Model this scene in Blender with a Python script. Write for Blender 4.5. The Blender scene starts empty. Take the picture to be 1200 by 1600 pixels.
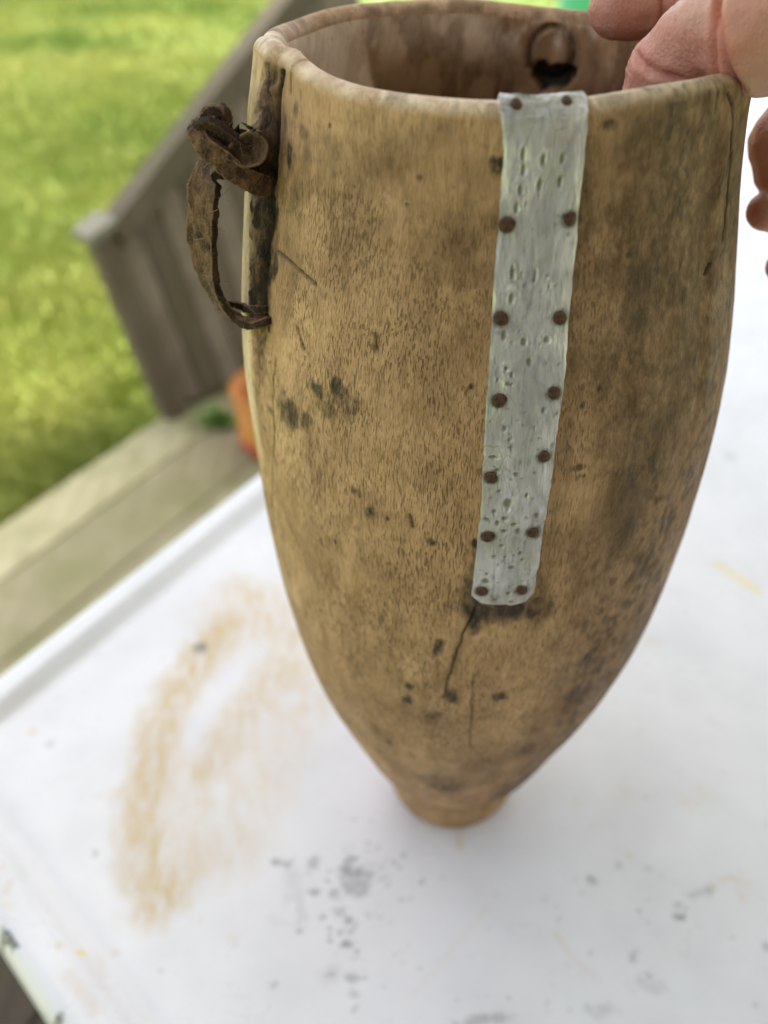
import bpy, bmesh, math, random
import numpy as np
from mathutils import Vector, Matrix

sc = bpy.context.scene
col = sc.collection
random.seed(7)

# ------------------------------------------------------------------ camera
cam_data = bpy.data.cameras.new('camera')
cam = bpy.data.objects.new('camera', cam_data)
col.objects.link(cam)
cam.location = (-0.03465, -0.27, 0.3881)
cam.rotation_euler = (math.radians(90 - 38.7), 0, 0)
cam_data.sensor_fit = 'VERTICAL'
cam_data.sensor_height = 36.0
cam_data.sensor_width = 27.0
cam_data.lens = 31.5
cam_data.clip_start = 0.01
cam_data.clip_end = 300
cam_data.dof.use_dof = True
cam_data.dof.focus_distance = 0.236
cam_data.dof.aperture_fstop = 7.2
cam_data.dof.aperture_blades = 0
sc.camera = cam

# ------------------------------------------------------------------ sky, sun, exposure
SUN_EL, SUN_AZ = 74.0, 12.0        # azimuth measured from +Y, clockwise: ahead of the viewer, beyond the added roof
world = bpy.data.worlds.new('World')
sc.world = world
world.use_nodes = True
wn = world.node_tree
bg = wn.nodes['Background']
sky = wn.nodes.new('ShaderNodeTexSky')
sky.sky_type = 'NISHITA'
sky.sun_disc = False
sky.sun_elevation = math.radians(SUN_EL)
sky.sun_rotation = math.radians(SUN_AZ)
sky.dust_density = 4.0
sky.air_density = 1.0
hsv = wn.nodes.new('ShaderNodeHueSaturation')
hsv.inputs['Saturation'].default_value = 0.45
wn.links.new(sky.outputs[0], hsv.inputs['Color'])
wn.links.new(hsv.outputs[0], bg.inputs[0])
bg.inputs[1].default_value = 0.15

sun_data = bpy.data.lights.new('sun', 'SUN')
sun_data.energy = 4.3
sun_data.angle = math.radians(6.0)
sun_data.color = (1.0, 0.95, 0.86)
sun = bpy.data.objects.new('sun', sun_data)
col.objects.link(sun)
_e, _a = math.radians(SUN_EL), math.radians(SUN_AZ)
_to_sun = Vector((math.sin(_a) * math.cos(_e), math.cos(_a) * math.cos(_e), math.sin(_e)))
sun.rotation_euler = _to_sun.to_track_quat('Z', 'Y').to_euler()

sc.view_settings.view_transform = 'Standard'
sc.view_settings.look = 'None'
sc.view_settings.exposure = 1.66
sc.view_settings.gamma = 1.0
sc.cycles.max_bounces = 8
sc.cycles.diffuse_bounces = 5

# ------------------------------------------------------------------ helpers
def tag(o, label=None, cat=None, group=None, kind=None):
    if label: o['label'] = label
    if cat: o['category'] = cat
    if group: o['group'] = group
    if kind: o['kind'] = kind
    return o

def empty(name, loc=(0, 0, 0), **kw):
    o = bpy.data.objects.new(name, None)
    o.empty_display_size = 0.02
    o.location = loc
    col.objects.link(o)
    return tag(o, **kw)

def link(name, me, mat=None, parent=None, **kw):
    o = bpy.data.objects.new(name, me)
    col.objects.link(o)
    if mat is not None and not me.materials:
        me.materials.append(mat)
    if parent is not None:
        o.parent = parent
        # parts are modelled in world coordinates: take the parent's place out
        loc = parent.location if parent.parent is None else Vector((0, 0, 0))
        o.location = -Vector(loc) if parent.parent is None else (0, 0, 0)
    return tag(o, **kw)

def grid_mesh(name, V, wrap_u=False, smooth=True):
    """V: (rows, cols, 3) array -> quad mesh"""
    nr, nc = V.shape[:2]
    idx = np.arange(nr * nc).reshape(nr, nc)
    if wrap_u:
        nxt = np.roll(idx, -1, 1)
        a, b, c, d = idx[:-1], nxt[:-1], nxt[1:], idx[1:]
    else:
        a, b, c, d = idx[:-1, :-1], idx[:-1, 1:], idx[1:, 1:], idx[1:, :-1]
    F = np.stack([a, b, c, d], -1).reshape(-1, 4)
    return raw_mesh(name, V.reshape(-1, 3), F, smooth)

def raw_mesh(name, V, F, smooth=True):
    me = bpy.data.meshes.new(name)
    V = np.asarray(V, dtype=np.float32); F = np.asarray(F, dtype=np.int32)
    k = F.shape[1]
    me.vertices.add(len(V)); me.vertices.foreach_set('co', V.ravel())
    me.loops.add(F.size); me.loops.foreach_set('vertex_index', F.ravel())
    me.polygons.add(len(F))
    me.polygons.foreach_set('loop_start', np.arange(len(F), dtype=np.int32) * k)
    me.polygons.foreach_set('loop_total', np.full(len(F), k, dtype=np.int32))
    me.polygons.foreach_set('use_smooth', np.full(len(F), smooth))
    me.update(calc_edges=True)
    me.validate()
    return me

def attr(me, name, arr):
    a = me.attributes.new(name, 'FLOAT', 'POINT')
    a.data.foreach_set('value', np.asarray(arr, dtype=np.float32).ravel())

def box_bm(bm, c, s, R=None):
    r = bmesh.ops.create_cube(bm, size=1.0)
    M = Matrix.Translation(c) @ (R.to_4x4() if R else Matrix.Identity(4)) @ Matrix.Diagonal((*s, 1))
    bmesh.ops.transform(bm, matrix=M, verts=r['verts'])
    return r['verts']

def bm_mesh(name, bm, smooth=False, bevel=0.0, seg=2):
    if bevel > 0:
        bmesh.ops.bevel(bm, geom=bm.edges[:], offset=bevel, segments=seg, affect='EDGES', profile=0.5)
    me = bpy.data.meshes.new(name)
    bm.to_mesh(me); bm.free()
    for p in me.polygons: p.use_smooth = smooth
    return me

# ---- measured marks
SPOTS = [(-2.571,0.3155,0.0024,0.0038,0.85,1),(-2.620,0.3217,0.0013,0.0022,0.50,1),(-2.466,0.3232,0.0019,0.0014,0.45,1),(-2.431,0.3188,0.0016,0.0022,0.30,1),(-2.524,0.3271,0.0013,0.0014,0.50,1),(-2.481,0.2483,0.0045,0.0034,0.80,1),(-2.318,0.2604,0.0026,0.0019,0.80,1),(-2.221,0.2648,0.0021,0.0025,1.00,1),(-2.172,0.2610,0.0041,0.0046,0.50,1),(-2.370,0.2490,0.0033,0.0025,0.55,1),(-2.626,0.2423,0.0019,0.0010,0.50,1),(-2.271,0.2552,0.0046,0.0035,0.40,1),(-2.128,0.2329,0.0016,0.0019,0.90,1),(-2.111,0.2316,0.0011,0.0013,0.90,1),(-2.067,0.2271,0.0015,0.0019,0.85,1),(-1.997,0.2266,0.0005,0.0010,0.90,1),(-1.823,0.2216,0.0015,0.0013,1.00,1),(-2.233,0.2098,0.0005,0.0007,0.90,1),(-2.312,0.2068,0.0008,0.0014,0.50,1),(-1.718,0.2717,0.0006,0.0007,0.90,1),(-1.724,0.2842,0.0005,0.0005,0.60,1),(-1.750,0.2596,0.0005,0.0005,0.60,0),(-1.863,0.3040,0.0005,0.0005,0.90,1),(-1.971,0.3142,0.0007,0.0005,0.70,1),(-1.933,0.3205,0.0007,0.0006,0.70,1),(-2.155,0.2963,0.0005,0.0009,0.80,1),(-2.221,0.3194,0.0005,0.0005,0.60,1),(-2.184,0.3157,0.0005,0.0005,0.70,1),(-2.306,0.3276,0.0005,0.0006,0.80,1),(-2.003,0.3274,0.0087,0.0067,0.50,0),(-1.840,0.3317,0.0084,0.0040,0.40,0),(-2.166,0.3299,0.0059,0.0032,0.30,0),(-1.747,0.3213,0.0043,0.0048,0.30,0),(-2.012,0.3223,0.0044,0.0040,0.35,0),(-2.099,0.3067,0.0046,0.0096,0.20,0),(-2.114,0.2957,0.0032,0.0040,0.20,0),(-1.677,0.3246,0.0021,0.0014,0.90,1),(-1.668,0.2231,0.0009,0.0015,1.00,1),(-1.654,0.2093,0.0013,0.0097,0.60,0),(-1.520,0.1960,0.0093,0.0047,1.00,1),(-1.531,0.1952,0.0145,0.0078,1.00,0),(-1.395,0.2058,0.0038,0.0125,0.60,0),(-1.668,0.2027,0.0027,0.0111,0.60,1),(-1.639,0.1952,0.0031,0.0044,0.90,0),(-1.415,0.1991,0.0050,0.0044,0.95,0),(-1.400,0.2033,0.0023,0.0063,0.60,0),(-1.651,0.1922,0.0021,0.0047,1.00,1),(-1.456,0.1956,0.0089,0.0061,0.70,0),(-1.467,0.1941,0.0058,0.0022,0.60,1),(-1.668,0.1870,0.0020,0.0050,0.50,0),(-1.695,0.2039,0.0034,0.0111,0.35,0),(-1.581,0.1962,0.0116,0.0063,0.40,0),(-1.703,0.1512,0.0021,0.0042,1.00,1),(-1.727,0.1516,0.0015,0.0023,0.80,1),(-1.916,0.1447,0.0015,0.0029,0.95,1),(-1.785,0.1770,0.0014,0.0034,0.80,1),(-1.913,0.1533,0.0013,0.0019,0.70,1),(-1.499,0.1526,0.0019,0.0019,0.90,1),(-1.258,0.1628,0.0011,0.0015,1.00,1),(-1.098,0.1641,0.0017,0.0021,0.85,1),(-1.019,0.1418,0.0090,0.0083,0.60,0),(-1.072,0.1416,0.0040,0.0052,0.50,1),(-1.788,0.1382,0.0031,0.0033,0.60,0),(-2.064,0.1061,0.0020,0.0036,0.60,0),(-1.971,0.1278,0.0023,0.0042,0.40,0),(-1.299,0.1084,0.0096,0.0084,0.55,0),(-1.744,0.0726,0.0104,0.0096,0.55,1),(-1.718,0.1261,0.0160,0.0209,0.35,0),(-1.531,0.1055,0.0144,0.0150,0.30,0),(-1.462,0.1631,0.0019,0.0021,0.40,0),(-1.531,0.1676,0.0008,0.0010,0.70,1),(-2.029,0.1849,0.0018,0.0038,0.35,0),(-2.207,0.1587,0.0018,0.0083,0.35,0),(-1.319,0.3319,0.0020,0.0013,0.70,1),(-1.211,0.3317,0.0011,0.0010,0.70,1),(-1.045,0.3324,0.0038,0.0022,0.50,1),(-1.150,0.3292,0.0058,0.0022,0.40,1),(-1.232,0.3261,0.0058,0.0048,0.35,0),(-1.415,0.3182,0.0036,0.0128,0.35,0),(-1.109,0.2942,0.0057,0.0059,0.50,1),(-1.188,0.3015,0.0012,0.0010,0.80,1),(-0.996,0.3082,0.0009,0.0024,0.70,1),(-1.007,0.3005,0.0008,0.0014,0.70,1),(-1.106,0.3073,0.0009,0.0010,0.60,1),(-1.127,0.2842,0.0039,0.0038,0.45,1),(-1.156,0.3084,0.0121,0.0209,0.40,0),(-0.865,0.2934,0.0082,0.0209,0.40,0),(-1.299,0.2996,0.0015,0.0022,0.40,1),(-1.336,0.2704,0.0011,0.0014,0.60,1),(-1.272,0.2694,0.0007,0.0010,0.90,1),(-1.328,0.2652,0.0007,0.0010,0.80,1),(-1.310,0.2444,0.0010,0.0008,0.70,1),(-1.296,0.2442,0.0005,0.0008,0.80,1),(-1.319,0.2473,0.0017,0.0008,0.60,1),(-1.322,0.2435,0.0007,0.0008,0.60,1),(-1.208,0.2627,0.0150,0.0209,0.35,0),(-0.981,0.2465,0.0071,0.0104,0.35,0),(-1.098,0.2369,0.0072,0.0125,0.35,1),(-1.057,0.2196,0.0023,0.0073,0.40,1),(-1.223,0.2116,0.0094,0.0195,0.30,0),(-0.879,0.2702,0.0086,0.0188,0.35,0),(-0.958,0.2517,0.0035,0.0042,0.35,1),(-1.287,0.2775,0.0064,0.0096,0.25,0),(-1.435,0.1822,0.0120,0.0125,0.20,0),(-2.009,0.2041,0.0116,0.0146,0.25,0),(-2.166,0.2462,0.0089,0.0087,0.25,0),(-1.872,0.2642,0.0083,0.0070,0.20,0),(-2.440,0.1845,0.0064,0.0229,0.25,0),(-2.850,0.3299,0.0023,0.0064,0.40,0),(-2.702,0.3234,0.0015,0.0104,0.60,1),(-2.725,0.3186,0.0020,0.0087,0.40,1),(-2.696,0.2984,0.0021,0.0096,0.90,1),(-2.696,0.2798,0.0018,0.0087,0.90,1),(-2.649,0.2911,0.0018,0.0052,0.60,0),(-2.495,0.2852,0.0035,0.0070,0.40,0),(-2.527,0.2773,0.0028,0.0070,0.35,0),(-2.699,0.2569,0.0019,0.0052,0.40,1),(-2.728,0.2431,0.0016,0.0056,0.35,1),(-2.641,0.2844,0.0016,0.0026,0.90,1),(-2.617,0.3048,0.0020,0.0064,0.40,0)]
CRACKS = [
(0.0004,[(-1.6479,0.1972),(-1.6567,0.1931),(-1.6771,0.1870),(-1.6916,0.1814),(-1.7091,0.1760),(-1.7207,0.1693),(-1.7295,0.1635),(-1.7382,0.1560),(-1.7440,0.1505)]),
(0.0005,[(-0.7542,0.3334),(-0.7221,0.3309),(-0.6930,0.3269),(-0.6843,0.3215),(-0.6639,0.3161),(-0.6581,0.3096),(-0.6523,0.3032),(-0.6697,0.2973)]),
(0.0005,[(-0.7454,0.2925),(-0.7571,0.2902)]),
(0.0003,[(-2.4369,0.2742),(-2.4165,0.2721),(-2.3932,0.2694)]),
(0.0003,[(-2.0614,0.2815),(-2.0497,0.2779)]),
(0.0003,[(-1.9100,0.2300),(-1.8925,0.2258)]),
(0.0004,[(-2.6291,0.2894),(-2.5388,0.2898),(-2.4369,0.2892),(-2.3496,0.2882)]),
(0.0002,[(-1.6247,0.1653),(-1.6188,0.1491),(-1.6014,0.1172)]),
(0.0002,[(-2.5825,0.2606),(-2.6058,0.2296),(-2.8358,0.1662)]),
(0.0012,[(-2.6203,0.3334),(-2.6640,0.3267),(-2.6815,0.3190),(-2.6873,0.3113),(-2.6902,0.3034),(-2.6902,0.2952),(-2.6960,0.2867),(-2.6960,0.2779),(-2.6844,0.2708),(-2.6582,0.2669)]),
]
STRAP_L = [(-1.6858, 0.6283), (-1.6683, 0.3324), (-1.6538, 0.3278), (-1.6567, 0.3117), (-1.6596, 0.2938), (-1.6625, 0.2796), (-1.6625, 0.2623), (-1.6567, 0.2346), (-1.6625, 0.2158), (-1.6625, 0.2029)]
STRAP_R = [(-1.415, 0.577), (-1.4034, 0.3317), (-1.4005, 0.3251), (-1.4034, 0.318), (-1.4034, 0.3038), (-1.4092, 0.2886), (-1.415, 0.2723), (-1.4267, 0.2583), (-1.4267, 0.2406), (-1.4354, 0.225), (-1.4325, 0.2035)]
NAILS = [(-1.6334, 0.6155), (-1.4733, 0.6411), (-1.6334, 0.3117), (-1.4325, 0.3125), (-1.6334, 0.2896), (-1.4383, 0.2894), (-1.6217, 0.2686), (-1.4412, 0.2702), (-1.6305, 0.2465), (-1.4587, 0.2527), (-1.6247, 0.2266), (-1.4674, 0.2277), (-1.6305, 0.2054), (-1.482, 0.2056)]
LOOP = [
  ((-0.0766,-0.0280,0.3110),(0.7960,-0.5970,0.0995),7.0,2.2),
  ((-0.0809,-0.0280,0.3096),(0.7519,-0.6516,0.1003),8.0,2.3),
  ((-0.0827,-0.0290,0.3049),(0.7557,-0.6549,0.0000),8.5,2.2),
  ((-0.0843,-0.0290,0.2962),(0.7507,-0.6606,0.0000),8.5,2.3),
  ((-0.0851,-0.0290,0.2870),(0.7071,-0.7071,0.0000),8.5,2.2),
  ((-0.0845,-0.0290,0.2798),(0.5970,-0.7960,0.0995),8.0,2.2),
  ((-0.0823,-0.0290,0.2735),(0.4581,-0.8653,0.2036),7.5,2.2),
  ((-0.0787,-0.0290,0.2688),(0.3015,-0.9045,0.3015),7.5,2.2),
  ((-0.0730,-0.0310,0.2676),(0.0999,-0.9488,0.2996),7.5,2.2),
  ((-0.0677,-0.0320,0.2689),(0.0000,-0.8944,0.4472),7.0,2.2),
  ((-0.0640,-0.0250,0.2675),(0.0000,-0.8944,0.4472),6.0,2.0),
]
LOOP_BACK = [
  ((-0.0829,-0.0220,0.2685),(0.1990,-0.8955,0.3980),5.0,1.8),
  ((-0.0787,-0.0240,0.2699),(0.0967,-0.8701,0.4834),6.0,2.0),
  ((-0.0745,-0.0250,0.2689),(0.0000,-0.8742,0.4856),6.0,2.0),
  ((-0.0696,-0.0300,0.2713),(0.0000,-0.8742,0.4856),6.5,2.4),
  ((-0.0653,-0.0260,0.2696),(0.0000,-0.8742,0.4856),5.0,2.0),
]
BAND = [
  ((-0.0627,-0.0230,0.3042),(0.0000,-0.4061,0.9138),6.0,2.0),
  ((-0.0655,-0.0280,0.3061),(0.1048,-0.3145,0.9435),6.5,2.4),
  ((-0.0686,-0.0320,0.3086),(0.3094,-0.2063,0.9283),6.5,2.6),
  ((-0.0726,-0.0350,0.3122),(0.4790,-0.2129,0.8516),6.5,2.6),
  ((-0.0761,-0.0360,0.3159),(0.5883,-0.1961,0.7845),6.5,2.6),
  ((-0.0797,-0.0350,0.3186),(0.6189,-0.3094,0.7220),6.0,2.6),
  ((-0.0816,-0.0330,0.3211),(0.8480,-0.3180,0.4240),5.5,2.4),
  ((-0.0826,-0.0300,0.3223),(0.8296,-0.5185,0.2074),5.0,2.2),
]
FOLD = [
  ((-0.0836,-0.0290,0.3200),(0.5185,-0.8296,0.2074),6.0,2.2),
  ((-0.0816,-0.0300,0.3228),(0.4082,-0.8165,0.4082),6.5,2.4),
  ((-0.0790,-0.0300,0.3255),(0.2063,-0.9283,0.3094),7.0,2.4),
  ((-0.0765,-0.0300,0.3259),(-0.1078,-0.9705,0.2157),7.5,2.4),
  ((-0.0757,-0.0290,0.3231),(-0.2157,-0.9705,0.1078),8.0,2.4),
  ((-0.0753,-0.0280,0.3197),(-0.2120,-0.9540,0.2120),8.0,2.6),
  ((-0.0726,-0.0280,0.3175),(0.0000,-0.9487,0.3162),8.0,2.6),
  ((-0.0692,-0.0260,0.3153),(0.0000,-0.9138,0.4061),7.0,2.4),
]
FOLD_INNER = [
  ((-0.0812,-0.0330,0.3218),(0.5392,-0.5392,0.6470),6.0,2.0),
  ((-0.0781,-0.0340,0.3226),(0.4216,-0.5270,0.7379),6.5,2.2),
  ((-0.0751,-0.0340,0.3208),(0.4216,-0.5270,0.7379),6.5,2.2),
  ((-0.0726,-0.0330,0.3180),(0.5270,-0.4216,0.7379),6.0,2.2),
  ((-0.0696,-0.0320,0.3158),(0.5270,-0.4216,0.7379),6.0,2.0),
]
WRAP = [
  ((-0.0772,-0.0270,0.3106),(0.2074,-0.8296,0.5185),7.0,2.2),
  ((-0.0717,-0.0300,0.3136),(0.2074,-0.8296,0.5185),8.0,2.4),
  ((-0.0681,-0.0280,0.3116),(0.1010,-0.9091,0.4041),8.0,2.4),
  ((-0.0650,-0.0250,0.3076),(0.0000,-0.9138,0.4061),7.0,2.2),
]
DISC = (-0.0695,-0.0360,0.3157)
CHIPS = [ (-0.0720,-0.0300,0.3204),(-0.0708,-0.0290,0.3208),(-0.0695,-0.0300,0.3197),(-0.0730,-0.0320,0.3202),(-0.0681,-0.0290,0.3186),(-0.0709,-0.0320,0.3199) ]
HAND = {
 'PALM': [((0.1235,0.0420,0.3457),22.0),((0.1038,0.0257,0.3382),20.0),((0.1061,0.0227,0.3216),18.0),((0.1124,0.0206,0.2998),15.0),((0.1176,0.0179,0.2804),12.0),((0.1323,0.0288,0.3052),22.0),((0.1486,0.0466,0.3275),26.0)],
 'WRIST': [((0.1486,0.0466,0.3275),26.0),((0.1696,0.0453,0.3419),26.0),((0.1891,0.0480,0.3532),27.0)],
 'INDEX': [((0.1064,0.0362,0.3465),13.0),((0.0869,0.0371,0.3460),11.5),((0.0660,0.0352,0.3437),10.8),((0.0509,0.0326,0.3404),10.2),((0.0385,0.0314,0.3389),9.8),((0.0349,0.0312,0.3386),9.2)],
 'THUMB': [((0.0991,-0.0012,0.3397),17.0),((0.0748,-0.0214,0.3433),15.5),((0.0580,-0.0306,0.3439),15.2),((0.0550,-0.0309,0.3434),14.4),((0.0482,-0.0233,0.3426),12.2),((0.0440,-0.0190,0.3383),11.8),((0.0397,-0.0155,0.3315),11.4),((0.0385,-0.0136,0.3227),10.6),((0.0398,-0.0138,0.3128),9.2),((0.0417,-0.0138,0.3064),7.5)],
 'MIDDLE': [((0.1061,0.0191,0.3171),12.0),((0.0965,0.0188,0.3136),13.0),((0.0887,0.0146,0.3051),12.0),((0.0904,0.0127,0.2980),11.0)],
 'RING': [((0.1140,0.0161,0.2893),10.5),((0.0992,0.0119,0.2857),8.0),((0.0884,0.0072,0.2862),7.0),((0.0837,0.0052,0.2870),6.2)],
 'LITTLE': [((0.1197,0.0127,0.2739),9.0),((0.1061,0.0081,0.2682),7.5),((0.0975,0.0046,0.2686),6.6),((0.0929,0.0032,0.2701),5.6)],
}
CREASES = [ ((0.0450,-0.0347,0.3428),(0.7198,-0.6240,0.3040),0.0170),((0.0312,-0.0251,0.3340),(0.1338,-0.2099,0.9685),0.0120),((0.0456,-0.0376,0.3423),(0.7265,-0.4881,0.4836),0.0160),((0.0458,0.0207,0.3415),(0.9765,0.1347,0.1682),0.0110) ]
MARKS = [(-0.1416,0.0875,0.0048,0.0045,0.77,0),(-0.1438,0.0850,0.0026,0.0030,0.51,0),(-0.2211,0.0273,0.0027,0.0026,0.50,1),(-0.2096,0.0204,0.0023,0.0029,0.30,0),(-0.1699,-0.0418,0.0018,0.0020,0.42,0),(-0.2170,-0.0169,0.0013,0.0015,0.26,0),(-0.1769,-0.0115,0.0019,0.0019,0.13,0),(-0.0847,-0.0463,0.0030,0.0019,0.51,0),(-0.0787,-0.0473,0.0027,0.0019,0.47,0),(-0.0680,-0.0463,0.0042,0.0045,0.42,0),(-0.0509,-0.0511,0.0059,0.0038,0.59,0),(-0.0478,-0.0567,0.0076,0.0061,0.42,0),(-0.0665,-0.0609,0.0026,0.0030,0.72,0),(-0.0572,-0.0613,0.0035,0.0030,0.42,0),(-0.0546,-0.0702,0.0034,0.0029,0.34,0),(-0.0499,-0.0740,0.0028,0.0023,0.72,0),(-0.0580,-0.0830,0.0019,0.0017,0.59,0),(-0.0510,-0.0847,0.0028,0.0022,0.59,0),(-0.0462,-0.0628,0.0023,0.0024,0.42,0),(-0.0511,-0.0457,0.0030,0.0026,0.51,0),(-0.0420,-0.0536,0.0029,0.0031,0.42,0),(-0.0806,-0.1015,0.0019,0.0013,0.51,0),(-0.0481,-0.0986,0.0038,0.0021,0.42,0),(-0.0427,-0.0984,0.0019,0.0018,0.42,0),(-0.0466,-0.1043,0.0032,0.0020,0.34,0),(-0.0470,-0.1106,0.0016,0.0015,0.51,0),(-0.0563,-0.0965,0.0043,0.0037,0.17,0),(-0.0996,-0.1012,0.0019,0.0016,0.50,1),(-0.1293,-0.0957,0.0022,0.0016,0.26,0),(-0.0756,-0.0567,0.0058,0.0121,0.13,0),(-0.0716,-0.0716,0.0034,0.0114,0.17,0),(-0.0999,-0.0830,0.0028,0.0044,0.25,1),(0.0070,-0.1143,0.0104,0.0022,0.41,0),(0.0016,-0.1162,0.0104,0.0019,0.38,0),(0.0974,-0.0725,0.0040,0.0018,0.71,0),(0.0965,-0.0672,0.0029,0.0024,0.41,0),(0.1000,-0.0693,0.0023,0.0018,0.38,0),(0.1125,-0.0603,0.0020,0.0025,0.30,0),(0.0605,-0.0557,0.0023,0.0025,0.45,0),(0.0812,-0.0428,0.0021,0.0017,0.60,1),(0.0743,-0.0482,0.0018,0.0019,0.34,0),(0.0533,-0.0551,0.0018,0.0016,0.19,0),(0.0551,-0.0616,0.0017,0.0015,0.22,0),(0.0425,-0.0737,0.0020,0.0017,0.26,0),(0.0427,-0.0672,0.0014,0.0012,0.19,0),(0.0382,-0.0643,0.0017,0.0015,0.15,0),(0.0404,-0.0805,0.0017,0.0014,0.45,1),(0.0885,-0.0498,0.0030,0.0016,0.22,0),(0.2252,0.2821,0.0048,0.0078,0.26,0),(0.3965,0.7881,0.0076,0.0196,0.11,0),(-0.0198,-0.0952,0.0014,0.0013,0.30,0),(0.1178,-0.1093,0.0016,0.0016,0.30,0),(0.1304,-0.0858,0.0019,0.0035,0.38,0),(0.1170,-0.0816,0.0017,0.0015,0.22,0),(0.0543,-0.1118,0.0078,0.0035,0.22,0),(0.0775,-0.1017,0.0080,0.0042,0.19,0),(-0.1730,-0.0877,0.0027,0.0023,0.50,1),(-0.1644,-0.0888,0.0022,0.0017,0.80,2),(-0.1515,-0.0877,0.0033,0.0022,0.40,1),(0.2239,0.3468,0.0103,0.0119,0.09,0),(0.1234,0.0941,0.0113,0.0042,0.20,1),(0.1246,-0.0097,0.0064,0.0060,0.25,1),(0.0864,-0.0097,0.0064,0.0052,0.20,1),(0.0600,-0.0151,0.0038,0.0036,0.20,1),(0.1168,-0.0151,0.0063,0.0052,0.25,1),(-0.2036,-0.0628,0.0023,0.0063,0.35,1),(-0.2092,-0.0520,0.0018,0.0026,0.40,1),(-0.1998,-0.0702,0.0034,0.0024,0.30,1)]
STROKES = [([(-0.1256,0.1347),(-0.1148,0.1206),(-0.1037,0.1071)],0.0120,0.50,1),([(-0.0839,0.0992),(-0.0854,0.0791),(-0.0868,0.0648)],0.0083,0.45,1),([(-0.1302,0.1044),(-0.1428,0.0767),(-0.1508,0.0466),(-0.1546,0.0253),(-0.1539,-0.0060),(-0.1506,-0.0308),(-0.1447,-0.0504),(-0.1364,-0.0652)],0.0115,0.95,1),([(-0.1521,0.0422),(-0.1531,0.0092),(-0.1528,-0.0204)],0.0076,0.40,1),([(-0.0965,0.0718),(-0.1071,0.0533),(-0.1163,0.0294),(-0.1251,0.0092),(-0.1280,-0.0133),(-0.1276,-0.0342),(-0.1255,-0.0551)],0.0095,0.50,1),([(-0.1265,0.0034),(-0.1216,0.0053)],0.0065,0.40,1),([(-0.1426,0.0648),(-0.1333,0.0742),(-0.1212,0.0941)],0.0094,0.30,1),([(-0.1439,-0.0408),(-0.1419,-0.0479)],0.0027,0.70,1),([(-0.1366,-0.0582),(-0.1351,-0.0603)],0.0026,0.75,1),([(-0.0737,0.0555),(-0.0853,0.0253),(-0.0947,0.0015),(-0.1018,-0.0204),(-0.1069,-0.0408)],0.0156,0.40,1),([(-0.0922,0.0648),(-0.1076,0.0422),(-0.1202,0.0092)],0.0122,0.38,1),([(-0.1285,0.1206),(-0.1056,0.1262),(-0.0911,0.0941)],0.0215,0.42,1),([(0.1810,0.1602),(0.1892,0.1493),(0.1981,0.1364)],0.0029,0.60,2),([(0.0406,-0.0811),(0.0472,-0.0912),(0.0545,-0.0991)],0.0014,0.22,1),([(0.0110,-0.0687),(-0.0072,-0.0885),(-0.0241,-0.1068)],0.0011,0.16,1),([(0.1140,-0.0582),(0.1241,-0.0536),(0.1305,-0.0567)],0.0020,0.40,1),([(0.1269,-0.0561),(0.1266,-0.0643)],0.0018,0.40,1),([(0.1040,-0.0628),(0.1137,-0.0591)],0.0014,0.30,0),([(-0.1659,-0.1004),(-0.1572,-0.1081),(-0.1517,-0.1143)],0.0027,0.35,1),([(-0.1575,-0.0912),(-0.1528,-0.0991)],0.0027,0.30,1),([(0.0007,-0.0291),(0.0011,-0.0375)],0.0022,0.60,1)]
DENTS = [(-1.6014,0.3271,0.71,1.94),(-1.5373,0.3257,0.71,1.95),(-1.4762,0.3259,0.71,1.60),(-1.5955,0.3238,0.71,1.78),(-1.5402,0.3205,0.72,2.16),(-1.4762,0.3207,0.58,1.44),(-1.6014,0.3194,0.87,1.62),(-1.6101,0.3155,0.73,1.82),(-1.6072,0.3007,0.76,2.46),(-1.6043,0.2946,0.77,1.72),(-1.6217,0.2857,0.78,1.76),(-1.5548,0.2838,0.94,1.37),(-1.4791,0.2842,0.94,1.18),(-1.5315,0.2788,0.79,1.59),(-1.5868,0.2754,0.64,1.20),(-1.6072,0.2771,0.64,0.80),(-1.5868,0.2729,0.48,0.80),(-1.5985,0.2731,0.48,1.00),(-1.4733,0.2658,0.65,1.02),(-1.5985,0.2610,0.66,1.03),(-1.5810,0.2577,0.50,0.83),(-1.5723,0.2552,0.50,1.46),(-1.6305,0.2527,1.51,0.63),(-1.6130,0.2487,1.02,0.85),(-1.5490,0.2473,0.68,0.85),(-1.5053,0.2406,0.52,1.30),(-1.6014,0.2423,0.69,0.65),(-1.5693,0.2381,1.39,2.17),(-1.6130,0.2354,0.70,1.09),(-1.4645,0.2339,0.70,1.32),(-1.5752,0.2331,0.88,0.88),(-1.5402,0.2310,1.06,0.66),(-1.5985,0.2314,0.71,1.33),(-1.5723,0.2285,1.07,0.89),(-1.5228,0.2285,0.89,1.34),(-1.6363,0.2329,1.06,0.66),(-1.5752,0.2233,0.72,0.68),(-1.5985,0.2193,0.73,0.68),(-1.5577,0.2189,0.55,0.68),(-1.5315,0.2148,1.11,0.92),(-1.5053,0.2202,0.73,0.91),(-1.4936,0.2177,0.55,0.69),(-1.6188,0.2123,0.56,0.70),(-1.5315,0.2045,0.76,0.94),(-1.5781,0.2018,0.95,0.71),(-1.5169,0.2010,0.76,0.72),(-1.6217,0.2095,1.49,1.40),(-1.5315,0.2998,0.45,1.89),(-1.4849,0.2967,0.31,1.53)]
# ------------------------------------------------------------------ noise
def _hash(ix, iy, iz, seed):
    h = (ix * 374761393 + iy * 668265263 + iz * 2147483647 + seed * 1274126177) & 0xffffffff
    h = ((h ^ (h >> 13)) * 1274126177) & 0xffffffff
    h = h ^ (h >> 16)
    return (h & 0xffff) / 65535.0

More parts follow.
